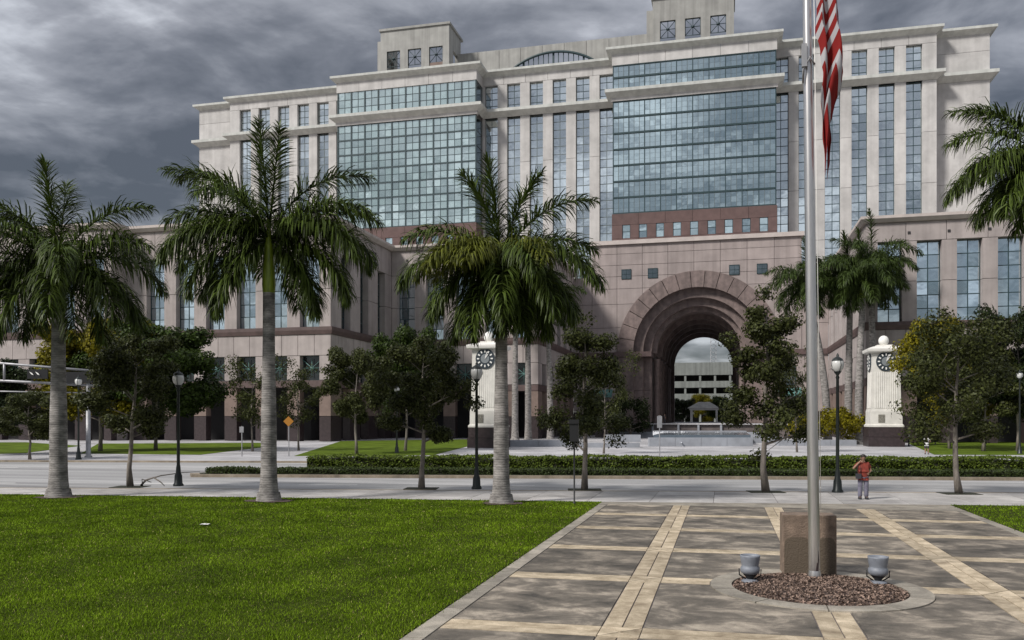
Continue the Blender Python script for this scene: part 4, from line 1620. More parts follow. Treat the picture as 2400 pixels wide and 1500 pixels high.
fwall(1190, 1335, 1047, .75)
fwall(1420, 1502, 1036, 1.0)
fwall(1522, 1765, 1046, 1.0)
fwall(1825, 2008, 1045, .7)
fwall(1540, 1750, 1030, 1.35, 2.5, 'upper_basin')
fwall(1350, 1500, 1049, .5)
fwall(1770, 1835, 1038, .8)
b = MB()
q0, q1 = G(1530, 1043), G(1760, 1043)
b.prism([(q0.x, q0.y + 1), (q1.x, q1.y + 1), (q1.x, q1.y + 22), (q0.x, q0.y + 22)], .6, 1.22)
b.build('water', M['pool'], fo, True)


def foam(pa, pb, py0, py1, z0, z1, seed, front=0.0):
    """Churned sheet of white water; rough height field with a ragged front lip."""
    r_ = np.random.default_rng(seed)
    nx, ny = 60, 12
    h = r_.uniform(0, 1, (ny + 1, nx + 1)) ** 2
    for _ in range(2):
        h[1:-1, 1:-1] = .5 * h[1:-1, 1:-1] + .125 * (h[:-2, 1:-1] + h[2:, 1:-1] + h[1:-1, :-2] + h[1:-1, 2:])
    lip = np.cumsum(r_.normal(0, .35, nx + 1))
    lip = (lip - lip.min()) / (lip.max() - lip.min() + 1e-6)
    b = MB()
    vs, fs = [], []
    for j in range(ny + 1):
        for i in range(nx + 1):
            t = j / ny
            p = G(pa + (pb - pa) * i / nx, py0 + (py1 - py0) * (t if front == 0 else t * (.55 + .45 * lip[i])))
            z = z0 + (z1 - z0) * (1 - t) * (.5 + .5 * lip[i]) + .28 * h[j, i]
            vs.append((p.x, p.y, max(z, .03)))
    for j in range(ny):
        for i in range(nx):
            k = j * (nx + 1) + i
            fs.append((k, k + nx + 1, k + nx + 2, k + 1))
    b.add(vs, fs, 0, False)
    o_ = b.build('white_water', M['foam'], fo, True)
    o_["kind"] = 'stuff'


foam(1530, 1590, 1032, 1040, .95, 1.25, 1)
foam(1596, 1690, 1032, 1047.5, .3, 1.35, 2, 1.0)
foam(1710, 1752, 1033, 1040, .95, 1.1, 3)


# ------------------------------------------------------------------ palms
def frond_mesh(name, seed, L_, elev, droop, leaf, nper=78, wid=.05, m=None, grav=.75, plume=1.15):
    r_ = np.random.default_rng(seed)
    N = 22
    pts = [np.zeros(3)]
    for i in range(N):
        t = (i + .5) / N
        a = math.radians(elev - droop * t ** 1.35)
        pts.append(pts[-1] + np.array([math.cos(a), 0.03 * math.sin(seed + t * 3), math.sin(a)]) * L_ / N)
    pts = np.array(pts)
    V, F = [], []
    for side in (-1, 1):
        for k in range(nper):
            t = .10 + .90 * (k + r_.uniform(0, .9)) / nper
            q = t * N
            i = min(int(q), N - 1)
            p = pts[i] + (pts[i + 1] - pts[i]) * (q - i)
            tg = pts[i + 1] - pts[i]
            tg = tg / np.linalg.norm(tg)
            sd = np.array([0, side, 0.0])
            up = np.cross(tg, sd) * side
            if up[2] < 0 and abs(elev) < 80:
                up = -up
            pl = r_.normal(.1, plume * .55)
            ln = leaf * (0.55 + .5 * math.sin(PI * min(1, t * 1.05)) ** .8) * r_.uniform(.8, 1.1) * (1 if t < .93 else .75)
            fw = .35 + .75 * t + r_.normal(0, .12)
            d = sd * math.cos(pl) + up * math.sin(pl) + tg * fw
            d /= np.linalg.norm(d)
            p1 = p + d * ln * .45
            d2 = d + np.array([0, 0, -grav * r_.uniform(.7, 1.2)])
            d2 /= np.linalg.norm(d2)
            p2 = p1 + d2 * ln * .32
            d3 = d2 + np.array([0, 0, -grav * r_.uniform(.8, 1.5)])
            d3 /= np.linalg.norm(d3)
            p3 = p2 + d3 * ln * .28
            wv_ = np.cross(d, np.array([.15, .1, 1.0]) + r_.normal(0, .35, 3))
            wv_ /= np.linalg.norm(wv_) + 1e-6
            w_ = wid * r_.uniform(.75, 1.2)
            k0 = len(V)
            V += [p - wv_ * w_ * .3, p + wv_ * w_ * .3, p1 - wv_ * w_ * .5, p1 + wv_ * w_ * .5, p2 - wv_ * w_ * .35, p2 + wv_ * w_ * .35, p3 - wv_ * .004, p3 + wv_ * .004]
            F += [(k0, k0 + 1, k0 + 3, k0 + 2), (k0 + 2, k0 + 3, k0 + 5, k0 + 4), (k0 + 4, k0 + 5, k0 + 7, k0 + 6)]
    # rachis as a thin four-sided stem
    k0 = len(V)
    for i in range(N + 1):
        w_ = .055 * (1 - .85 * i / N)
        for oy, oz in ((-w_, 0), (0, -w_), (w_, 0), (0, w_ * .5)):
            V.append(pts[i] + np.array([0, oy, oz]))
    for i in range(N):
        for q in range(4):
            F.append((k0 + 4 * i + q, k0 + 4 * i + (q + 1) % 4, k0 + 4 * i + 4 + (q + 1) % 4, k0 + 4 * i + 4 + q))
    return np_mesh(name, np.array(V), F, m)


FR = {}


def frond_kind(key, elev, droop, L_, leaf, m, grav=.75, wid=.05, nper=78, plume=1.15):
    if key not in FR:
        FR[key] = [frond_mesh('frond_' + str(key), 31 * i + hash(str(elev)) % 7 + int(elev) + 200, L_ * (1 + .06 * (i - 1)), elev + 3 * (i - 1), droop * (1 + .08 * (i - 1)), leaf, nper, wid, m, grav, plume) for i in range(3)]
    return FR[key]


def palm(name, label, base, trunk_h, shaft_h, fronds, r0=.52, r1=.31, lean=(0, 0), size=1.0, mset='frond', group=None, cat='palm tree', rot=0.0):
    o = empty(name, base)
    tag(o, label, cat, group)
    b = MB()
    prof = []
    for i in range(26):
        t = i / 25
        flare = (r0 - r1) * math.exp(-t * 11) + .06 * math.exp(-((t - .35) / .25) ** 2) * (r1 / .31)
        prof.append((r1 + flare - .035 * t * (r1 / .31), trunk_h * t))
    b.lathe(prof, 18)
    # root skirt
    b.lathe([(r0 * 1.16, -.03), (r0 * 1.1, .10), (r0 * .98, .35)], 18, cap=False)
    for i, v in enumerate(b.v):
        t = v[2] / trunk_h
        b.v[i] = (v[0] + lean[0] * t * t, v[1] + lean[1] * t * t, v[2])
    b.build('trunk', M['ptrunk'], o)
    if mset == 'frond':
        sb = MB()
        k_ = 26
        rs0 = random.Random(int(base[0] * 10))
        rim = [r0 * rs0.uniform(1.5, 2.3) for _ in range(k_)]
        vs = [(rim[i] * math.cos(2 * PI * i / k_), rim[i] * .8 * math.sin(2 * PI * i / k_), .03) for i in range(k_)] + [(0, 0, .07)]
        sb.add(vs, [(i, (i + 1) % k_, k_) for i in range(k_)])
        sb.build('soil_ring', M['mulch'], o)
    tp = Vector((lean[0], lean[1], trunk_h))
    b = MB()
    rr = r1 - .03 * r1 / .31
    b.lathe([(rr * 1.0, 0), (rr * 1.12, shaft_h * .15), (rr * 1.0, shaft_h * .45), (rr * .72, shaft_h * .8), (rr * .45, shaft_h * 1.1), (rr * .2, shaft_h * 1.35)], 14, tp)
    b.build('crownshaft', M['shaft'], o)
    rs = random.Random(len(label))
    for (az, kind) in fronds:
        key = (kind, mset, round(size, 2))
        elev, droop, L_, leaf, grav = FK[kind]
        ms = frond_kind(key, elev, droop, L_ * size, leaf * size, M['frond_y'] if (mset == 'frond' and kind == 'mid_y') else M[mset], grav, .052 * max(size, .9) * (1.4 if mset == 'frond_f' else 1), 150 if mset == 'frond' else 100)
        f = link('frond', ms[rs.randrange(3)], o)
        f.location = (lean[0], lean[1], trunk_h + shaft_h * (.98 if elev < 60 else 1.05))
        f.rotation_euler = (0, 0, math.radians(az) + YAW + rot)
    return o


# frond kinds: start elevation, total droop, length, leaflet length, leaflet gravity
FK = {'spear': (87, 8, 4.6, .80, .12), 'spear_s': (85, 9, 4.3, .9, .15), 'spear_t': (74, 26, 3.9, .95, .3), 'spear2': (79, 18, 4.4, .85, .25), 'up': (60, 68, 4.7, 1.0, .6), 'high': (44, 80, 4.7, 1.1, .85), 'mid': (24, 88, 4.5, 1.15, .95),
      'mid_y': (28, 82, 4.0, 1.1, .85), 'low': (-4, 80, 4.1, 1.15, .85), 'hang': (-34, 52, 3.7, 1.1, .75), 'droop': (-58, 28, 3.3, 1.0, .65)}
# azimuth 0 = picture right, 90 = away, 180 = picture left, 270 = towards the viewer
p1 = palm('royal_palm', 'royal palm at the lawn edge beside the traffic gantry, crown cut by the picture edge', G(137, 1166), 7.7, 1.7,
          [(110, 'spear_t'), (170, 'spear_s'), (165, 'up'), (200, 'high'), (350, 'high'), (10, 'mid'), (335, 'low'), (20, 'low'), (180, 'mid'), (215, 'mid'), (240, 'high'), (300, 'mid'), (60, 'high'),
           (190, 'low'), (225, 'hang'), (165, 'hang'), (345, 'hang'), (290, 'low'), (90, 'mid'), (130, 'low'), (315, 'hang'), (0, 'up'), (185, 'up'), (205, 'low'), (5, 'low'), (150, 'mid')], .46, .285)
p2 = palm('royal_palm', 'royal palm in mid lawn with a tall spear leaf and bright green crownshaft', G(630, 1175), 8.1, 2.1,
          [(140, 'spear'), (300, 'spear2'), (170, 'up'), (195, 'up'), (10, 'up'), (155, 'high'), (345, 'high'), (20, 'mid'), (185, 'mid'), (170, 'low'), (200, 'low'), (215, 'hang'), (335, 'mid'),
           (350, 'low'), (5, 'hang'), (250, 'high'), (60, 'high'), (110, 'mid'), (80, 'low'), (5, 'high'), (178, 'high'), (192, 'hang'), (345, 'hang'), (165, 'mid'), (12, 'low'), (205, 'mid'), (358, 'mid')], .44, .255)
p3 = palm('royal_palm', 'royal palm at the lawn corner nearest the paving, bushy yellowish crown', G(1175, 1180), 7.2, 1.9,
          [(150, 'spear_s'), (20, 'spear_t'), (165, 'spear_t'), (200, 'high'), (170, 'mid_y'), (215, 'mid_y'), (10, 'high'), (350, 'up'), (180, 'low'), (195, 'low'), (160, 'hang'), (205, 'hang'), (225, 'mid_y'), (250, 'mid_y'), (270, 'low'),
           (290, 'mid'), (310, 'low'), (330, 'mid'), (345, 'low'), (5, 'low'), (20, 'hang'), (355, 'hang'), (240, 'hang'), (280, 'hang'), (300, 'hang'), (90, 'mid'), (60, 'mid'), (120, 'high'), (75, 'low'), (0, 'mid'), (185, 'mid'), (240, 'mid_y'), (150, 'mid_y'), (300, 'mid_y'), (190, 'droop'), (350, 'droop'), (265, 'droop')], .43, .25, size=.93)
b4 = G(2470, 1184)
p4 = palm('royal_palm', 'royal palm outside the frame reaching its fronds in at the picture edge', b4, 10.7, 1.9,
          [(140, 'spear'), (180, 'high'), (165, 'up'), (200, 'mid'), (170, 'mid'), (185, 'low'), (215, 'low'), (150, 'mid'), (230, 'high'), (195, 'hang'), (0, 'high'), (30, 'mid'), (330, 'mid'), (270, 'mid'), (90, 'mid'), (175, 'up'), (190, 'mid'), (205, 'low'), (170, 'low')], .46, .28, size=.9)

cp = [(88, 'spear'), (0, 'up'), (60, 'up'), (120, 'high'), (180, 'high'), (240, 'high'), (300, 'high'), (30, 'mid'), (90, 'mid'), (150, 'mid'), (210, 'mid'), (270, 'mid'), (330, 'mid'),
      (10, 'low'), (70, 'low'), (130, 'low'), (190, 'low'), (250, 'low'), (310, 'low'), (40, 'hang'), (160, 'hang'), (280, 'hang'), (220, 'hang')]
for i, (px, Yp, topy, lb) in enumerate([
        (1940, 119, 700, 'palm with a white trunk just behind the flagpole, far plaza'),
        (1988, 121, 690, 'palm with a thin leaning trunk between lantern post and clock tower'),
        (2012, 117, 700, 'palm touching the left edge of the far clock tower'),
        (2046, 120, 660, 'palm rising directly behind the clock tower ball'),
        (1207, 126, 735, 'far palm seen just beyond the nearest palm trunk'),
        (1238, 129, 700, 'far palm second beyond the nearest palm trunk, before the wing'),
        (1290, 134, 740, 'short far palm at the courtyard corner left of the arch')]):
    p = Vector((XA(px, Yp), Yp, 0))
    s = p.x * -SA + p.y * CA
    zt = EYE + (982 - topy) / 2000 * s
    palm('courtyard_palm', lb, p, zt, 2.4, [(a + 37 * i, k) for a, k in cp[:23 - (i % 3)]], .62, .42, (-2.4 if i == 0 else random.uniform(-.6, .6), 0), 1.42, 'frond_f', 'palms in the courthouse courtyard')


# ------------------------------------------------------------------ broadleaf trees
def grow(seed, h_clear, h, cr, nleaf, lsize, m, shape='round', bare=0.0, r0=.13):
    """Trunk with limbs, and leaves clustered about the twig ends. Returns (trunk mesh, crown mesh)."""
    rr = random.Random(seed)
    b = MB()
    tips = []
    top = h * .86
    tr = [(0, 0, -.02)]
    x_ = y_ = 0.0
    nst = 7
    for i in range(1, nst + 1):
        x_ += rr.gauss(0, .05) * h / 6
        y_ += rr.gauss(0, .05) * h / 6
        tr.append((x_, y_, top * i / nst))
    b.tube(tr, [r0 * (1.35 if i == 0 else 1) * (1 - .78 * i / nst) for i in range(nst + 1)], 8)
    nb = 15
    for i in range(nb):
        t = h_clear / top + (1 - h_clear / top) * (i + rr.random()) / nb
        q = t * nst
        k = min(int(q), nst - 1)
        p = Vector(tr[k]).lerp(Vector(tr[k + 1]), q - k)
        az = i * 2.4 + rr.gauss(0, .3)
        rel = (t * top - h_clear) / max(.1, (h - h_clear))
        if shape == 'round':
            reach = cr * math.sqrt(max(.08, 1 - (2 * rel - .85) ** 2 * .85))
        elif shape == 'cone':
            reach = cr * (1.05 - .85 * rel)
        else:
            reach = cr * (.45 + .75 * rel)
        reach *= rr.uniform(.75, 1.12)
        el = rr.uniform(.25, .75)
        d = Vector((math.cos(az) * math.cos(el), math.sin(az) * math.cos(el), math.sin(el)))
        rad = r0 * (1 - .75 * t) * .55
        m1 = p + d * reach * .5 + Vector((0, 0, -.02))
        m2 = p + d * reach * .95 + Vector((rr.gauss(0, .1), rr.gauss(0, .1), -.06 * reach))
        b.tube([p, m1, m2], [rad, rad * .6, rad * .2], 5)
        tips += [m2, m1.lerp(m2, .5)]
        for s in range(4):
            st = p.lerp(m2, rr.uniform(.35, .95))
            dd = (d + Vector((rr.gauss(0, .6), rr.gauss(0, .6), rr.gauss(.1, .45)))).normalized()
            e_ = st + dd * reach * rr.uniform(.25, .5)
            b.tube([st, e_], [rad * .35, rad * .1], 4)
            tips += [e_]
    tips.append(Vector(tr[-1]) + Vector((0, 0, h * .1)))
    tips.append(Vector(tr[-1]))
    r_ = np.random.default_rng(seed)
    T = np.array([tuple(t) for t in tips if rr.random() > bare])
    wgt = r_.uniform(.4, 1.6, len(T))
    wgt /= wgt.sum()
    idx = r_.choice(len(T), nleaf, p=wgt)
    sg = cr * .15
    off = r_.normal(0, 1, (nleaf, 3))
    off /= np.linalg.norm(off, axis=1)[:, None] + 1e-9
    off *= (r_.uniform(0, 1, nleaf) ** .5 * sg * 1.75)[:, None] * np.array([1, 1, .75])
    c = T[idx] + off
    c[:, 2] = np.maximum(c[:, 2], h_clear * .82)
    nr = off + r_.normal(0, sg * .6, (nleaf, 3))
    nr[:, 2] += sg * .5
    crown = leaves_mesh('crown_leaves', c, nr, r_.uniform(.6, 1.35, nleaf) * lsize, m, .6)
    return b.mesh('tree_trunk', M['bark']), crown


def tree(name, label, base, meshes, sc=(1, 1, 1), rz=0.0, group=None, extra=None):
    o = empty(name, base, rz)
    o.scale = sc
    tag(o, label, 'tree', group)
    link('trunk', meshes[0], o)
    link('crown', meshes[1], o)
    return o


# street trees along the near pavement
T_A = grow(5, 2.2, 7.2, 2.1, 22000, .14, M['leaf_oak'])
T_B = grow(8, 2.1, 7.0, 2.0, 22000, .14, M['leaf_oak'])
T_C = grow(12, 1.7, 8.2, 2.3, 16000, .14, M['leaf_oak'], 'cone', .12)
T_D = grow(17, 1.6, 8.4, 2.0, 16000, .14, M['leaf_oak'], 'cone', .08)
T_E = grow(23, 1.9, 7.2, 2.5, 16000, .14, M['leaf_oak'], 'round', .10)
GT = 'street trees along the near pavement'


def well(p):
    b = MB()
    ax = SD
    b.obox((p.x, p.y, .006), ax, .75, .55, .012)
    o = b.build('tree_well', M['core'])
    o["kind"] = 'structure'


for nm, lb, px, py, ms, s, rz in (
        ('street_tree', 'leafy street tree between the first palm and the lamp post', 305, 1141, T_A, 1.0, 1.0),
        ('street_tree', 'round street tree left of the lamp post by the third palm', 988, 1145, T_B, 1.0, .4),
        ('street_tree', 'thin uneven street tree behind the black signal post', 1370, 1148, T_C, .98, 2.0),
        ('street_tree', 'tall narrow street tree covering one side of the great arch', 1795, 1153, T_D, 1.08, .3),
        ('street_tree', 'wide street tree with bare top twigs before the clock tower wing', 2248, 1157, T_E, 1.03, 4.0)):
    p = G(px, py)
    tree(nm, lb, p, ms, (s, s, s), rz, GT)
    well(p)
# trees on the far side of the street
F_A = grow(31, 1.9, 10.5, 4.4, 42000, .27, M['leaf_yellow'])
F_B = grow(37, 1.8, 10.2, 4.6, 44000, .27, M['leaf_green'])
F_C = grow(41, 2.4, 8.5, 2.9, 24000, .22, M['leaf_oak'])
F_D = grow(43, 2.6, 9.4, 3.9, 34000, .25, M['leaf_green'])
F_E = grow(47, 1.6, 6.5, 2.6, 4200, .18, M['leaf_oak'], 'vase', .25, .09)
F_F = grow(53, 2.2, 8.8, 3.6, 32000, .25, M['leaf_dark'])
GF = 'trees on the far side of the street'
for lb, px, py, ms, s, rz in (
        ('yellow-green round tree behind the traffic gantry', 235, 1058, F_A, (1.35, 1.35, 1.22), .2),
        ('big dark green round tree before the far wing, beside the yellow-green one', 365, 1056, F_B, (1.35, 1.35, 1.2), 1.2),
        ('small dark tree under the gantry at the picture edge', 70, 1077, F_C, (.85, .85, .62), .7),
        ('dark spreading tree low at the picture edge behind the first palm', -30, 1066, F_F, (1.1, 1.1, .9), 2.2),
        ('airy thin tree just left of the second palm trunk', 592, 1058, F_E, (1.15, 1.15, 1.3), .3),
        ('airy pale tree by the orange sign', 700, 1056, F_E, (1.1, 1.1, 1.25), 2.3),
        ('narrow dark tree on the far lawn with a straight grey trunk', 836, 1064, F_C, (1.0, 1.0, 1.12), 1.5),
        ('round green tree behind the far lamp globe', 950, 1057, F_D, (1.0, 1.0, 1.28), .5),
        ('slim young tree beside the fountain wall', 1415, 1063, F_E, (1.0, 1.0, 1.3), 4.1),
        ('yellow-olive tree against the wing behind the widest street tree', 2225, 1052, F_A, (1.05, 1.05, 1.25), 2.6),
        ('dark tree at the picture edge before the wing', 2385, 1058, F_F, (1.15, 1.15, 1.5), .9),
        ('leafy tree between the wide street tree and the far lamp', 2305, 1058, F_C, (1.25, 1.25, 1.15), 3.3),
        ('slender tree right behind the flagpole', 1868, 1060, F_E, (1.0, 1.0, 1.4), .9)):
    tree('lawn_tree', lb, G(px, py), ms, s, rz, GF)
S_A = grow(61, .4, 4.2, 2.6, 4200, .26, M['leaf_dark'])
S_B = grow(67, .3, 2.6, 2.2, 3200, .26, M['leaf_yellow'])
for lb, p, s, ms in (
        ('bushy dark shrub at the foot of the arch jamb', Vector((XA(1478, 145), 145, 0)), 1.5, S_A),
        ('dark shrub beside the terrace wall left of the arch', Vector((XA(1425, 143), 143, 0)), 1.4, S_A),
        ('yellow-green shrub behind the lantern post near the flagpole', Vector((XA(1968, 114), 114, 0)), 1.35, S_B),
        ('second yellow-green shrub in the courtyard, partly behind the flagpole', Vector((XA(1890, 116), 116, 0)), 1.3, S_B)):
    o = tree('courtyard_shrub', lb, p, ms, (s, s, s), 1.0)
    o["category"] = 'shrub'
for i, (lb, px, Y) in enumerate((('small tree standing before the garage, left in the arch opening', 1600, 262), ('small tree beside the gazebo roof', 1690, 255), ('tree in the middle of the arch opening before the garage', 1660, 275))):
    tree('lawn_tree', lb, Vector((XA(px, Y), Y, 0)), (F_F, F_D, F_A)[i], (1.0, 1.0, 1.0), i, 'trees beyond the arch')


# ------------------------------------------------------------------ clock towers
def clock_tower(label, base, rz):
    o = empty('clock_tower', base, rz)
    o.scale = (.93, .93, .97)
    tag(o, label, 'clock tower', 'pair of clock towers flanking the far plaza')
    W_ = 1.95
    for z0, z1, w_ in ((0, 1.15, 2.1), (1.15, 2.35, 2.0)):
        block('base_stone', M['granite'], (0, 0, (z0 + z1) / 2), (2 * w_, 2 * w_, z1 - z0 - .03), 0, o)

    def taper(prof, mi=0):
        b = MB()
        vs, fs = [], []
        for w_, z in prof:
            vs += [(-w_, -w_, z), (w_, -w_, z), (w_, w_, z), (-w_, w_, z)]
        for k in range(len(prof) - 1):
            for q in range(4):
                fs.append((4 * k + q, 4 * k + (q + 1) % 4, 4 * k + 4 + (q + 1) % 4, 4 * k + 4 + q))
        fs.append((3, 2, 1, 0))
        k = 4 * (len(prof) - 1)
        fs.append((k, k + 1, k + 2, k + 3))
        b.add(vs, fs)
        return b
    taper([(2.02, 2.35), (2.02, 2.55), (1.86, 2.7), (1.84, 4.2), (1.76, 4.5)]).build('plinth', M['clock_stone'], o)
    taper([(1.74, 4.5), (1.64, 9.0), (1.64, 9.15), (1.62, 11.2)]).build('shaft', M['clock_stone'], o)
    # raised corner pilasters and fluting ribs on the faces
    for s in range(4):
        f = MB()
        a = s * PI / 2
        ca, sa = math.cos(a), math.sin(a)
        for k in range(11):
            u = -1.25 + 2.5 * k / 10
            wd = .06
            vs = []
            for (z, w_) in ((4.6, 1.74), (8.9, 1.645)):
                for du, dd in ((-wd, 0), (wd, 0), (wd, .05), (-wd, .05)):
                    X_, Y_ = u + du, -(w_ + dd)
                    vs.append((X_ * ca - Y_ * sa, X_ * sa + Y_ * ca, z))
            f.add(vs, [(0, 1, 5, 4), (1, 2, 6, 5), (2, 3, 7, 6), (3, 0, 4, 7), (4, 5, 6, 7), (3, 2, 1, 0)])
        f.build('fluting', M['clock_trim'], o)
    taper([(1.66, 11.2), (2.15, 11.35), (2.2, 11.55), (2.2, 11.7), (1.5, 11.95), (.9, 12.05), (.9, 12.2)]).build('cap', M['clock_trim'], o)
    b = MB()
    b.sphere((0, 0, 12.75), .62, 20, 12)
    b.build('ball_finial', M['white'], o)
    for s in (0, 3, 1):
        a = s * PI / 2
        root = bpy.data.objects.new('clock_dial', None)
        col.objects.link(root)
        root.parent = o
        root.location = (1.66 * math.sin(a), -1.66 * math.cos(a), 10.15)
        root.rotation_euler = (0, 0, a)
        b = MB()

        def disc(r, y0, y1, m_=28):
            vs = [(r * math.cos(2 * PI * i / m_), y, r * math.sin(2 * PI * i / m_)) for y in (y0, y1) for i in range(m_)]
            fs = [(i, (i + 1) % m_, m_ + (i + 1) % m_, m_ + i) for i in range(m_)] + [tuple(range(m_, 2 * m_)), tuple(range(m_ - 1, -1, -1))]
            return vs, fs
        b.add(*disc(1.16, .05, -.10))
        b.build('dial_plate', M['dial'], root)
        b = MB()
        b.add(*disc(.52, -.09, -.12))
        b.build('dial_centre', M['dial_mid'], root)
        for k in range(12):
            t = k * PI / 6
            c = Vector((math.sin(t) * .84, -.13, math.cos(t) * .84))
            mk = block('hour_mark', M['white'], c, (.15, .05, .27), 0, root)
            mk.rotation_euler = (0, t, 0)
        for ln, an, w_ in ((.62, math.radians(36), .10), (.86, math.radians(20), .07)):
            h_ = block('hand', M['white'], (math.sin(an) * ln / 2, -.17, math.cos(an) * ln / 2), (w_, .03, ln), 0, root)
            h_.rotation_euler = (0, an, 0)
    block('plaque', M['plaque'], (-.55, -1.88, 3.35), (.75, .05, .95), 0, o)
    return o


c1 = clock_tower('cream clock tower with white ball top standing clear beside the wing', G(2071, 1046), math.radians(0))
c2 = clock_tower('cream clock tower half hidden behind the third palm trunk and lamp post', G(1146, 1049), math.radians(0))


# ------------------------------------------------------------------ street lamps
def lamp(label, base, h=5.5, s=1.0):
    o = empty('street_lamp', base)
    o.scale = (s, s, s)
    tag(o, label, 'street lamp', 'lantern street lamps')
    b = MB()
    b.lathe([(.24, 0), (.24, .08), (.19, .14), (.17, .5), (.12, .62), (.10, .9), (.085, 1.0)], 12)
    b.build('base', M['metal_dark'], o)
    b = MB()
    b.lathe([(.078, .95), (.062, h - 1.0), (.09, h - .95), (.05, h - .85), (.13, h - .74), (.17, h - .68)], 10)
    b.build('pole', M['metal_dark'], o)
    b = MB()
    b.lathe([(.13, h - .68), (.24, h - .55), (.27, h - .38), (.25, h - .24), (.19, h - .18)], 14)
    b.build('globe', M['globe'], o)
    b = MB()
    b.lathe([(.25, h - .22), (.20, h - .12), (.09, h - .05), (.05, h - .02), (.06, h + .03), (.01, h + .12)], 12)
    b.build('lantern_cap', M['metal_dark'], o)
    for k in range(4):
        a = k * PI / 2 + .4
        b = MB()
        b.tube([(.16 * math.cos(a), .16 * math.sin(a), h - .68), (.285 * math.cos(a), .285 * math.sin(a), h - .42), (.24 * math.cos(a), .24 * math.sin(a), h - .2)], .014, 4)
        b.build('cage_rib', M['metal_dark'], o)
    return o


lamp('lantern street lamp between the first and second palm', G(418, 1139))
lamp('lantern street lamp touching the third palm trunk', G(1117, 1146), 5.7)
lamp('lantern street lamp just beyond the flagpole', G(1963, 1154), 5.95)
lamp('far lantern street lamp beside the gantry post', G(184, 1077), 7.2 / 1.1, 1.0)
lamp('far lantern street lamp whose globe shines before the round tree', G(930, 1062), 6.4, 1.0)
lamp('far lantern street lamp at the picture edge', G(2390, 1064), 7.6, 1.0)

# ------------------------------------------------------------------ traffic gantry
gp = G(207, 1072)
gt = empty('traffic_gantry', gp)
tag(gt, 'steel traffic gantry with dark sign boards over the street', 'gantry')
sg_ = gp.x * -SA + gp.y * CA


def gpt(px, py, dy=0):
    """Point on the gantry plane (parallel to the picture) at the post's distance."""
    u = (px - 1200) / 2000
    return Vector((sg_ * (CA * u - SA), sg_ * (CA + SA * u) + dy, EYE + (982 - py) / 2000 * sg_))


b = MB()
b.lathe([(.30, 0), (.30, .12), (.2, .16), (.17, 7.0)], 12, gp)
b.build('post', M['galv'], gt, True)
for a_, c_, r in (((-160, 838), (264, 873), .10), ((-160, 884), (250, 905), .11), ((-160, 914), (205, 921), .05)):
    b = MB()
    b.tube([gpt(*a_), gpt(*c_)], r, 8)
    b.build('arm', M['galv'], gt, True)
b = MB()
b.tube([gpt(262, 872), gpt(262, 890)], .1, 6)
b.tube([gpt(10, 850), gpt(10, 892)], .1, 6)
b.build('end_post', M['galv'], gt, True)
dgy = (gpt(215, 890) - gpt(70, 880)).normalized()
for (pa, pb, ya, yb_) in ((70, 118, 866, 888), (155, 222, 872, 898)):
    a_, c_ = gpt(pa, yb_), gpt(pb, ya)
    m_ = (a_ + c_) / 2
    bd = block('sign_board', M['metal_black'], m_ + Vector((0, -.25, 0)), ((Vector((c_.x - a_.x, c_.y - a_.y))).length, .12, abs(c_.z - a_.z)), math.atan2(c_.y - a_.y, c_.x - a_.x), gt, True)
for px in (82, 96):
    q = gpt(px, 876) + Vector((0, -.36, 0))
    b = MB()
    b.add([(q.x - .22, q.y, q.z + .16), (q.x + .08, q.y, q.z + .02), (q.x + .2, q.y, q.z - .14), (q.x - .02, q.y, q.z - .06), (q.x - .22, q.y - .02, q.z + .16), (q.x + .08, q.y - .02, q.z + .02), (q.x + .2, q.y - .02, q.z - .14), (q.x - .02, q.y - .02, q.z - .06)],
          [(4, 7, 6, 5), (0, 1, 2, 3), (0, 4, 5, 1), (1, 5, 6, 2), (2, 6, 7, 3), (3, 7, 4, 0)])
    b.build('arrow_mark', M['white'], gt, True)
q = gpt(115, 1003)
block('small_sign', M['white'], q, (.5, .06, .8), 0, gt, True)
# ------------------------------------------------------------------ signal post, signs
sp = G(1346, 1181)
o = empty('signal_post', sp)
tag(o, 'thin black post with a black box at the lawn corner', 'signal post')
b = MB()
b.lathe([(.06, 0), (.06, .05), (.032, .08), (.03, 2.4)], 10)
b.build('pole', M['metal_black'], o)
b = MB()
b.box(-.16, .16, -.11, .11, 2.35, 3.15)
b.box(-.19, .19, -.16, -.09, 3.02, 3.18)
b.build('signal_box', M['metal_black'], o)


def sign(name, label, base, h, parts):
    o = empty(name, base)
    tag(o, label, 'sign')
    b = MB()
    b.lathe([(.045, 0), (.045, h)], 8)
    b.build('post', M['galv'], o)
    for nm, mm, c, sz, ry in parts:
        q = block(nm, mm, c, sz, 0, o)
        q.rotation_euler = (0, ry, YAW)
    return o


sign('street_sign', 'plain grey sign post left of the second palm, seen past the hedge', G(567, 1070), 2.6, [('sign_plate', M['galv'], (0.0, -.06, 2.3), (.35, .02, .5), 0)])
sign('warning_sign', 'orange diamond warning sign on a post beyond the hedge', G(677, 1070), 3.0, [('sign_plate', M['orange'], (0, -.06, 3.0), (.62, .02, .62), PI / 4)])
sign('street_sign', 'grey upright sign on a post before the fountain', G(1546, 1070), 3.3, [('sign_plate', M['galv'], (0, -.06, 2.95), (.42, .02, 1.0), 0)])
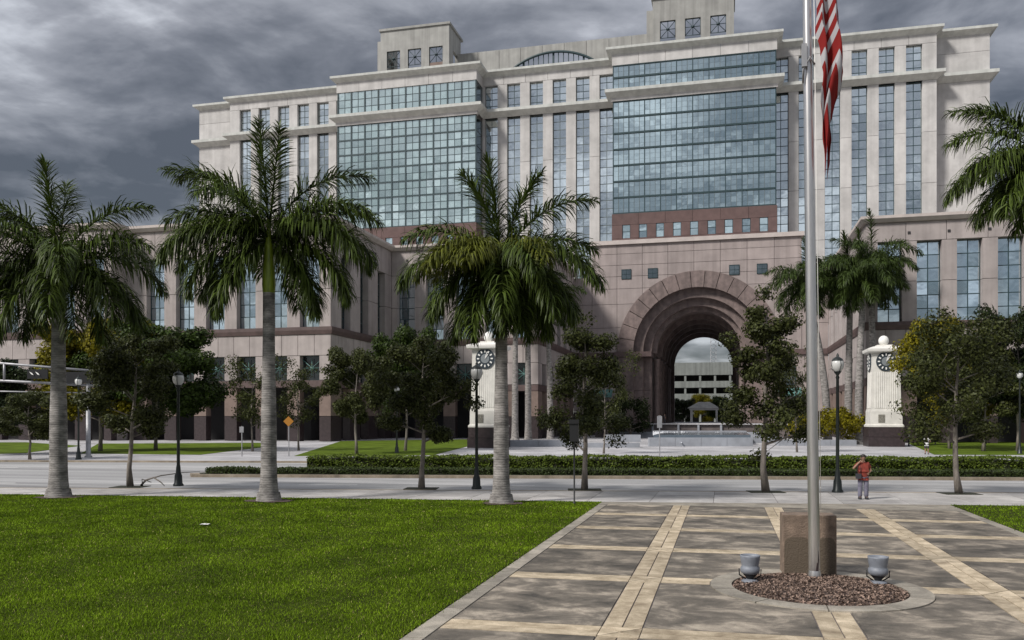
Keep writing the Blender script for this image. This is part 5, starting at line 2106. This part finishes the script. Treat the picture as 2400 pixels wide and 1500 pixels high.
# fallen branch on the pavement
br = MB()
p = G(330, 1140)
p.z = 0
br.tube([p + Vector((0, 0, .04)), p + Vector((.25, .05, .3)), p + Vector((.6, .15, .42)), p + Vector((.95, .2, .2)), p + Vector((1.15, .2, .03))], [.05, .045, .04, .03, .015], 6)
br.tube([p + Vector((.3, .05, .32)), p + Vector((.8, .4, .5)), p + Vector((1.6, .9, .62)), p + Vector((2.3, 1.3, .66))], [.035, .03, .02, .01], 5)
br.tube([p + Vector((.1, 0, .02)), p + Vector((.1, -.05, .35)), p + Vector((.5, .1, .2))], [.03, .03, .02], 5)
tag(br.build('fallen_branch', M['bark']), 'bent fallen branch lying on the pavement beside the first lamp post', 'branch')
# scrap of paper in the lawn
lit = MB()
p = G(477, 1233)
for i in range(4):
    q = p + Vector((-.1 + .07 * i, .02 * math.sin(i * 2), 0))
    lit.add([(q.x, q.y - .06, .05 + .01 * (i % 2)), (q.x + .075, q.y - .06, .06), (q.x + .075, q.y + .07, .075), (q.x, q.y + .07, .065 + .01 * (i % 2))], [(0, 1, 2, 3)])
tag(lit.build('paper_scrap', M['white']), 'small white paper scrap lying on the lawn', 'paper')

# ------------------------------------------------------------------ round bed, flagpole, pedestal, floodlights
bed = empty('planting_bed', (CX, CY, 0))
tag(bed, 'round bed of brown mulch ringed with pale stone under the flagpole', 'planting bed')
NS = 10
for k in range(NS):
    a0_, a1_ = 2 * PI * k / NS + .006 + .3, 2 * PI * (k + 1) / NS - .006 + .3
    pts = [(RO * math.cos(a0_ + (a1_ - a0_) * i / 8), RO * math.sin(a0_ + (a1_ - a0_) * i / 8)) for i in range(9)]
    pts += [(RI * math.cos(a1_ - (a1_ - a0_) * i / 8), RI * math.sin(a1_ - (a1_ - a0_) * i / 8)) for i in range(9)]
    b = MB()
    b.prism(pts, -.1, .022)
    b.build('ring_stone', M['border'], bed)
b = MB()
b.lathe([(RI + .02, -.1), (RI + .0, -.008), (1.2, .05), (.6, .08), (.01, .085)], 40)
b.build('mulch', M['mulch'], bed)
nchip = 9000
rad = np.sqrt(rng.uniform(0, 1, nchip)) * (RI - .03)
ang = rng.uniform(0, 2 * PI, nchip)
zz = np.interp(rad, [0, .6, 1.2, RI], [.09, .085, .055, .004]) + rng.uniform(0, .02, nchip)
c = np.stack([rad * np.cos(ang), rad * np.sin(ang), zz], 1)
nr = rng.normal(0, .5, (nchip, 3))
nr[:, 2] += .9
ch = link('mulch_chips', leaves_mesh('chips', c, nr, rng.uniform(.025, .075, nchip), M['chip'], .6), bed)
ch["kind"] = 'stuff'

fp = G(1909, 1360)
fpole = empty('flagpole', (fp.x, fp.y, 0))
fpole.rotation_euler = (0, -.012, 0)
tag(fpole, 'tall tapered aluminium flagpole rising from the mulch bed', 'flagpole')
HP = 16.0
b = MB()
b.lathe([(.112, .02), (.108, 3.0), (.098, 8.0), (.085, 12), (.05, HP)], 24)
b.build('pole', M['alu'], fpole)
b = MB()
b.lathe([(.135, .06), (.13, .12), (.114, .2)], 24)
b.build('collar', M['alu'], fpole)
b = MB()
b.sphere((0, 0, HP + .1), .12, 12, 8)
b.build('finial_ball', M['alu'], fpole)
b = MB()
b.tube([(-.105, -.08, 9.85), (-.10, -.14, 10.1), (.02, -.14, 10.35), (.12, -.08, 10.2)], .022, 6)
b.box(-.13, -.03, -.18, -.09, 10.15, 10.6)
b.build('halyard_cleat', M['galv'], fpole)
b = MB()
b.tube([(.13, -.06, 1.4), (.125, -.06, 8), (.12, -.05, 15.5)], .008, 4)
b.build('halyard', M['white'], fpole)
# rust streak at the foot
b = MB()
b.add([(-.01, -.1135, .08), (.05, -.104, .1), (.085, -.075, .42), (.075, -.083, .62), (.03, -.109, .3)], [(0, 1, 2, 3, 4)])
b.build('rust_patch', M['granite'], fpole)

# pedestal block behind the pole
pd = empty('pedestal', (CX - .04, 18.62, 0), math.radians(3))
tag(pd, 'square brown stone pedestal standing behind the flagpole', 'pedestal')
pm = M['ped']
n, l = pm.node_tree.nodes, pm.node_tree.links
bs = n["Principled BSDF"]
tcx = n.new("ShaderNodeTexCoord")
sx_ = n.new("ShaderNodeSeparateXYZ")
l.new(tcx.outputs["Object"], sx_.inputs[0])


def nmath(op, a, b_=None):
    q = n.new("ShaderNodeMath")
    q.operation = op
    for i, v in enumerate((a, b_)):
        if v is None:
            continue
        if isinstance(v, (int, float)):
            q.inputs[i].default_value = v
        else:
            l.new(v, q.inputs[i])
    return q.outputs[0]


# two darker round-topped marks in the colour of the block
dark_marks = None
for c0, hw_ in ((-.24, .26), (.33, .17)):
    dx_ = nmath('DIVIDE', nmath('SUBTRACT', sx_.outputs[0], c0), hw_)
    dz_ = nmath('MAXIMUM', nmath('DIVIDE', nmath('SUBTRACT', sx_.outputs[2], .62), .17), 0.0)
    rr_ = nmath('ADD', nmath('POWER', nmath('ABSOLUTE', dx_), 4.0), nmath('POWER', dz_, 2.0))
    q = n.new("ShaderNodeMapRange")
    q.inputs[1].default_value = .85
    q.inputs[2].default_value = 1.1
    q.inputs[3].default_value = 1
    q.inputs[4].default_value = 0
    l.new(rr_, q.inputs[0])
    dark_marks = q.outputs[0] if dark_marks is None else nmath('MAXIMUM', dark_marks, q.outputs[0])
mxn = n.new("ShaderNodeMix")
mxn.data_type = 'RGBA'
l.new(dark_marks, mxn.inputs[0])
l.new(bs.inputs["Base Color"].links[0].from_socket, mxn.inputs[6])
mxn.inputs[7].default_value = (0.105, 0.080, 0.056, 1)
l.new(mxn.outputs[2], bs.inputs["Base Color"])
b = MB()
b.box(-.52, .52, -.29, .29, .0, 1.24)
q = b.build('stone_block', pm, pd)
bv = q.modifiers.new('edge', 'BEVEL')
bv.width = .012
bv.segments = 2


def flood(label, px, py):
    p = G(px, py, .05)
    o = empty('floodlight', (p.x, p.y, .03))
    tag(o, label, 'floodlight', 'floodlights beside the flagpole')
    b = MB()
    b.lathe([(.16, 0), (.165, .03), (.13, .055), (.05, .07)], 18)
    b.build('foot', M['pot'], o)
    b = MB()
    b.lathe([(.06, .05), (.07, .09), (.12, .14), (.135, .17)], 16)
    b.build('knuckle', M['metal_black'], o)
    b = MB()
    b.lathe([(.13, .165), (.175, .19), (.185, .24), (.18, .29), (.16, .315), (.162, .34), (.178, .42), (.19, .5), (.192, .53), (.175, .53), (.165, .47)], 22, cap=False)
    b.lathe([(.165, .465), (.01, .47)], 22, cap=False)
    b.build('housing', M['pot'], o)
    for s in (-1, 1):
        b = MB()
        b.tube([(s * .08, 0, .06), (s * .2, 0, .14), (s * .205, 0, .26)], .014, 5)
        b.build('yoke', M['metal_black'], o)
    return o


flood('grey cup-shaped floodlight on the pedestal side away from the lawn corner, nearer picture edge', 2058, 1366)
flood('grey cup-shaped floodlight on the lawn side of the flagpole', 1758, 1362)

# ------------------------------------------------------------------ flag, hanging limp
fl = empty('flag', (fp.x + .015, fp.y - .05, 9))
tag(fl, 'limp red and white striped flag hanging from the pole', 'flag')


def flag_z(y):
    return EYE + (982 - y) / 2000 * 16.84


# edges of the hanging cloth and the stripe boundaries, measured down the pole
EDGE = [(-260, .00, .55), (-60, .00, .44), (0, .01, .42), (60, .01, .46), (100, .0, .50), (150, .07, .56), (185, .10, .55), (215, .12, .40), (260, .09, .31), (300, .09, .29), (350, .12, .29), (400, .19, .24)]
BND = [-87, -61, -35, -9, 17, 43, 70, 97, 118, 168, 200, 258, 292, 392]


def tri(a):
    a = a % 1.0
    return 4 * abs(a - .5) - 1


def flag_pt(a, y):
    """a across the gathered cloth, y level down the cloth; folds zigzag in depth and drag the stripes askew."""
    e0 = np.interp(y, [q[0] for q in EDGE], [q[1] for q in EDGE])
    e1 = np.interp(y, [q[0] for q in EDGE], [q[2] for q in EDGE])
    f = min(1.0, max(0.0, (y + 40) / 160))
    ph = a * 1.75 + .15 + .0012 * y
    skew = tri(ph) * (10 + 26 * f) + 12 * f * (a - .5) - 10 * f
    x_ = e0 + (e1 - e0) * (a + .10 * math.sin(a * 2 * PI * 1.75) * f) + .012 * math.sin(y * .06)
    y_ = .11 * math.cos(ph * 2 * PI) + .03 * math.sin(a * 9 + y * .02)
    return Vector((x_, y_ - .05, flag_z(y + skew) - 9))


for s in range(13):
    b = MB()
    vs, fs = [], []
    y0, y1 = BND[s], BND[s + 1]
    NR, NC = max(4, int((y1 - y0) / 4)), 44
    for i in range(NR + 1):
        for j in range(NC + 1):
            vs.append(flag_pt(j / NC, y0 + (y1 - y0) * i / NR))
    for i in range(NR):
        for j in range(NC):
            k = i * (NC + 1) + j
            fs.append((k, k + NC + 1, k + NC + 2, k + 1))
    b.add(vs, fs, 0, True)
    b.build('stripe', M['red'] if s % 2 == 0 else M['flag_white'], fl)
b = MB()
vs, fs = [], []
for i in range(21):
    for j in range(45):
        vs.append(flag_pt(j / 44, -260 + 173 * i / 20))
for i in range(20):
    for j in range(44):
        k = i * 45 + j
        fs.append((k, k + 45, k + 46, k + 1))
b.add(vs, fs, 0, True)
b.build('canton', M['flag_blue'], fl)


# ------------------------------------------------------------------ people
def skin_mesh(name, verts, edges, radii, m, root=0, sub=2):
    me = bpy.data.meshes.new(name)
    me.from_pydata([tuple(v) for v in verts], edges, [])
    me.materials.append(m)
    o = bpy.data.objects.new(name, me)
    col.objects.link(o)
    sk = o.modifiers.new('skin', 'SKIN')
    sk.use_smooth_shade = True
    for i, r in enumerate(radii):
        d = me.skin_vertices[0].data[i]
        d.radius = (r, r) if not hasattr(r, '__len__') else r
        d.use_root = (i == root)
    ss = o.modifiers.new('sub', 'SUBSURF')
    ss.levels = ss.render_levels = sub
    return o


def person(label, base, rz, pose, shirt, trousers, h=1.72, shorts=False, bulk=1.0, cam_up=False):
    """Standing figure. pose gives elbow and hand positions for both arms."""
    s = h / 1.75
    o = empty('person', base, rz)
    o.scale = (s, s, s)
    tag(o, label, 'person')
    V, E, Rr = [], [], []

    def add(p, r, par=None):
        V.append(p)
        Rr.append(r)
        if par is not None:
            E.append((par, len(V) - 1))
        return len(V) - 1
    st = .11
    pel = add((0, 0, .96), (.15 * bulk, .11 * bulk))
    wst = add((0, .0, 1.10), (.145 * bulk, .105 * bulk), pel)
    chs = add((0, .0, 1.32), (.165 * bulk, .115 * bulk), wst)
    nk0 = add((0, .0, 1.46), (.07, .07), chs)
    nk = add((0, -.015, 1.53), (.052, .052), nk0)
    hd0 = add((0, -.03, 1.60), (.075, .085), nk)
    hd1 = add((0, -.03, 1.68), (.078, .095), hd0)
    add((0, -.02, 1.745), (.05, .06), hd1)
    hands = []
    for sd in (-1, 1):
        sh = add((sd * .17 * bulk, 0, 1.41), .062, chs)
        el, ha = pose[sd]
        a = add(el, .045, sh)
        w_ = add(tuple(Vector(el).lerp(Vector(ha), .88)), .03, a)
        hh = add(ha, (.038, .022), w_)
        hands.append((Vector(el), Vector(ha)))
        hp = add((sd * st * .85, 0, .90), .092 * bulk, pel)
        kn = add((sd * st * 1.05, -.015, .50), .062, hp)
        an = add((sd * st * 1.1, .015, .09), .042, kn)
        add((sd * st * 1.15, -.10, .04), (.042, .032), an)
        V[-1] = (sd * st * 1.2, -.13, .035)
    body = skin_mesh('body', V, E, Rr, M['skin'], pel)
    body.parent = o
    # fingers
    f = MB()
    for el, ha in hands:
        d = (ha - el).normalized()
        side = d.cross(Vector((0, -1, .3))).normalized()
        up = side.cross(d)
        for k, (off, ln) in enumerate(((-.03, .065), (-.01, .08), (.01, .075), (.03, .06))):
            p0 = ha + side * off + d * .03
            p1 = p0 + d * ln * .5 + up * .012
            p2 = p1 + d * ln * .35 + up * .035
            f.tube([p0, p1, p2], [.010, .009, .006], 6)
        p0 = ha - side * .036 - d * .01
        f.tube([p0, p0 - side * .025 + d * .03, p0 - side * .02 + d * .06 + up * .02], [.011, .010, .007], 6)
    # nose and ears
    f.tube([(0, -.115, 1.665), (0, -.145, 1.63)], [.008, .016], 6)
    f.sphere((-.082, -.02, 1.64), .024, 6, 5)
    f.sphere((.082, -.02, 1.64), .024, 6, 5)
    f.build('fingers_and_face', M['skin'], o)
    hb = MB()
    hb.sphere((0, -.005, 1.70), .106, 14, 9, .85)
    hb.build('hair', M['hair'], o)
    eb = MB()
    for sd in (-1, 1):
        eb.sphere((sd * .034, -.113, 1.665), .012, 6, 5)
    eb.tube([(-.03, -.122, 1.585), (0, -.128, 1.582), (.03, -.122, 1.585)], .006, 5)
    eb.build('eyes_and_mouth', M['hair'], o)
    # shirt: torso and sleeves
    V2, E2, R2_ = [], [], []

    def add2(p, r, par=None):
        V2.append(p)
        R2_.append(r)
        if par is not None:
            E2.append((par, len(V2) - 1))
        return len(V2) - 1
    a00 = add2((0, 0, .84), (.180 * bulk, .138 * bulk))
    a0 = add2((0, 0, .93), (.185 * bulk, .14 * bulk), a00)
    a1 = add2((0, 0, 1.10), (.178 * bulk, .135 * bulk), a0)
    a2 = add2((0, 0, 1.32), (.188 * bulk, .135 * bulk), a1)
    add2((0, 0, 1.465), (.08, .078), a2)
    for sd in (-1, 1):
        el, ha = pose[sd]
        q = add2((sd * .18 * bulk, 0, 1.41), .078, a2)
        add2(tuple(Vector((sd * .18 * bulk, 0, 1.41)).lerp(Vector(el), .75)), .064, q)
    sh_ = skin_mesh('shirt', V2, E2, R2_, shirt, a0)
    sh_.parent = o
    V3, E3, R3_ = [(0, 0, 1.02)], [], [(.172 * bulk, .128 * bulk)]
    for sd in (-1, 1):
        V3.append((sd * st * .9, 0, .86))
        R3_.append(.118 * bulk)
        E3.append((0, len(V3) - 1))
        V3.append((sd * st * 1.06, -.012, .50))
        R3_.append(.092)
        E3.append((len(V3) - 2, len(V3) - 1))
        if not shorts:
            V3.append((sd * st * 1.1, .01, .06))
            R3_.append(.09)
            E3.append((len(V3) - 2, len(V3) - 1))
    tr_ = skin_mesh('trousers', V3, E3, R3_, trousers, 0)
    tr_.parent = o
    for sd in (-1, 1):
        b = MB()
        b.prism([(sd * st * 1.15 - .05, .08), (sd * st * 1.15 - .055, -.1), (sd * st * 1.2 - .03, -.19), (sd * st * 1.2 + .03, -.19), (sd * st * 1.15 + .055, -.1), (sd * st * 1.15 + .05, .08)], .0, .085)
        b.build('shoe', M['dark_cloth'], o)
    if cam_up:
        b = MB()
        b.box(-.07, .07, -.20, -.14, 1.60, 1.69)
        b.build('camera_at_eye', M['metal_black'], o)
    return o


POSE_CAM = {-1: ((-.36, -.12, 1.22), (-.09, -.2, 1.60)), 1: ((.30, -.10, 1.17), (.10, -.2, 1.58))}
POSE_HIP = {-1: ((-.30, .03, 1.16), (-.20, -.16, 1.05)), 1: ((.28, .06, 1.15), (.22, -.1, .98))}
POSE_HANG = {-1: ((-.25, .02, 1.14), (-.24, -.06, .88)), 1: ((.25, .02, 1.14), (.24, -.04, .88))}
person('person in rust red shirt and grey-blue trousers with hand raised to the face', G(2023, 1170), YAW - .15,
       {-1: ((-.40, -.06, 1.20), (-.10, -.15, 1.56)), 1: ((.30, .02, 1.14), (.14, -.16, 1.02))}, M['shirt_red'], M['jeans'], 1.76, bulk=1.06)
bag = MB()
bag.prism([(-.1, -.07), (.1, -.07), (.1, .07), (-.1, .07)], 0, .2)
bag.tube([(-.09, 0, .2), (-.04, -.05, .5), (.05, -.06, .52), (.09, 0, .2)], .012, 5)
q = bag.build('camera_bag', M['dark_cloth'])
pb = G(2023, 1170)
q.location = (pb.x - .20, pb.y - .17, .83)
tag(q, 'small dark bag hanging at the hip of the person in red', 'bag')
person('person in white shirt and dark shorts standing on the far plaza by the lawn', G(2172, 1065), YAW + 2.6, POSE_HIP, M['shirt_white'], M['dark_cloth'], 1.75, True)
person('person in a white top beside the base of the clock tower', G(2130, 1046), YAW + 1.0, POSE_HANG, M['shirt_white'], M['dark_cloth'], 1.6)
person('distant person in a pale top on the terrace left of the arch opening', Vector((XA(1546, 151.5), 151.5, TZ)), .5, POSE_HANG, M['shirt_white'], M['jeans'], 1.7)
person('distant person in dark clothes on the terrace before the arch columns', Vector((XA(1558, 152.2), 152.2, TZ)), 2.0, POSE_HANG, M['dark_cloth'], M['dark_cloth'], 1.72)
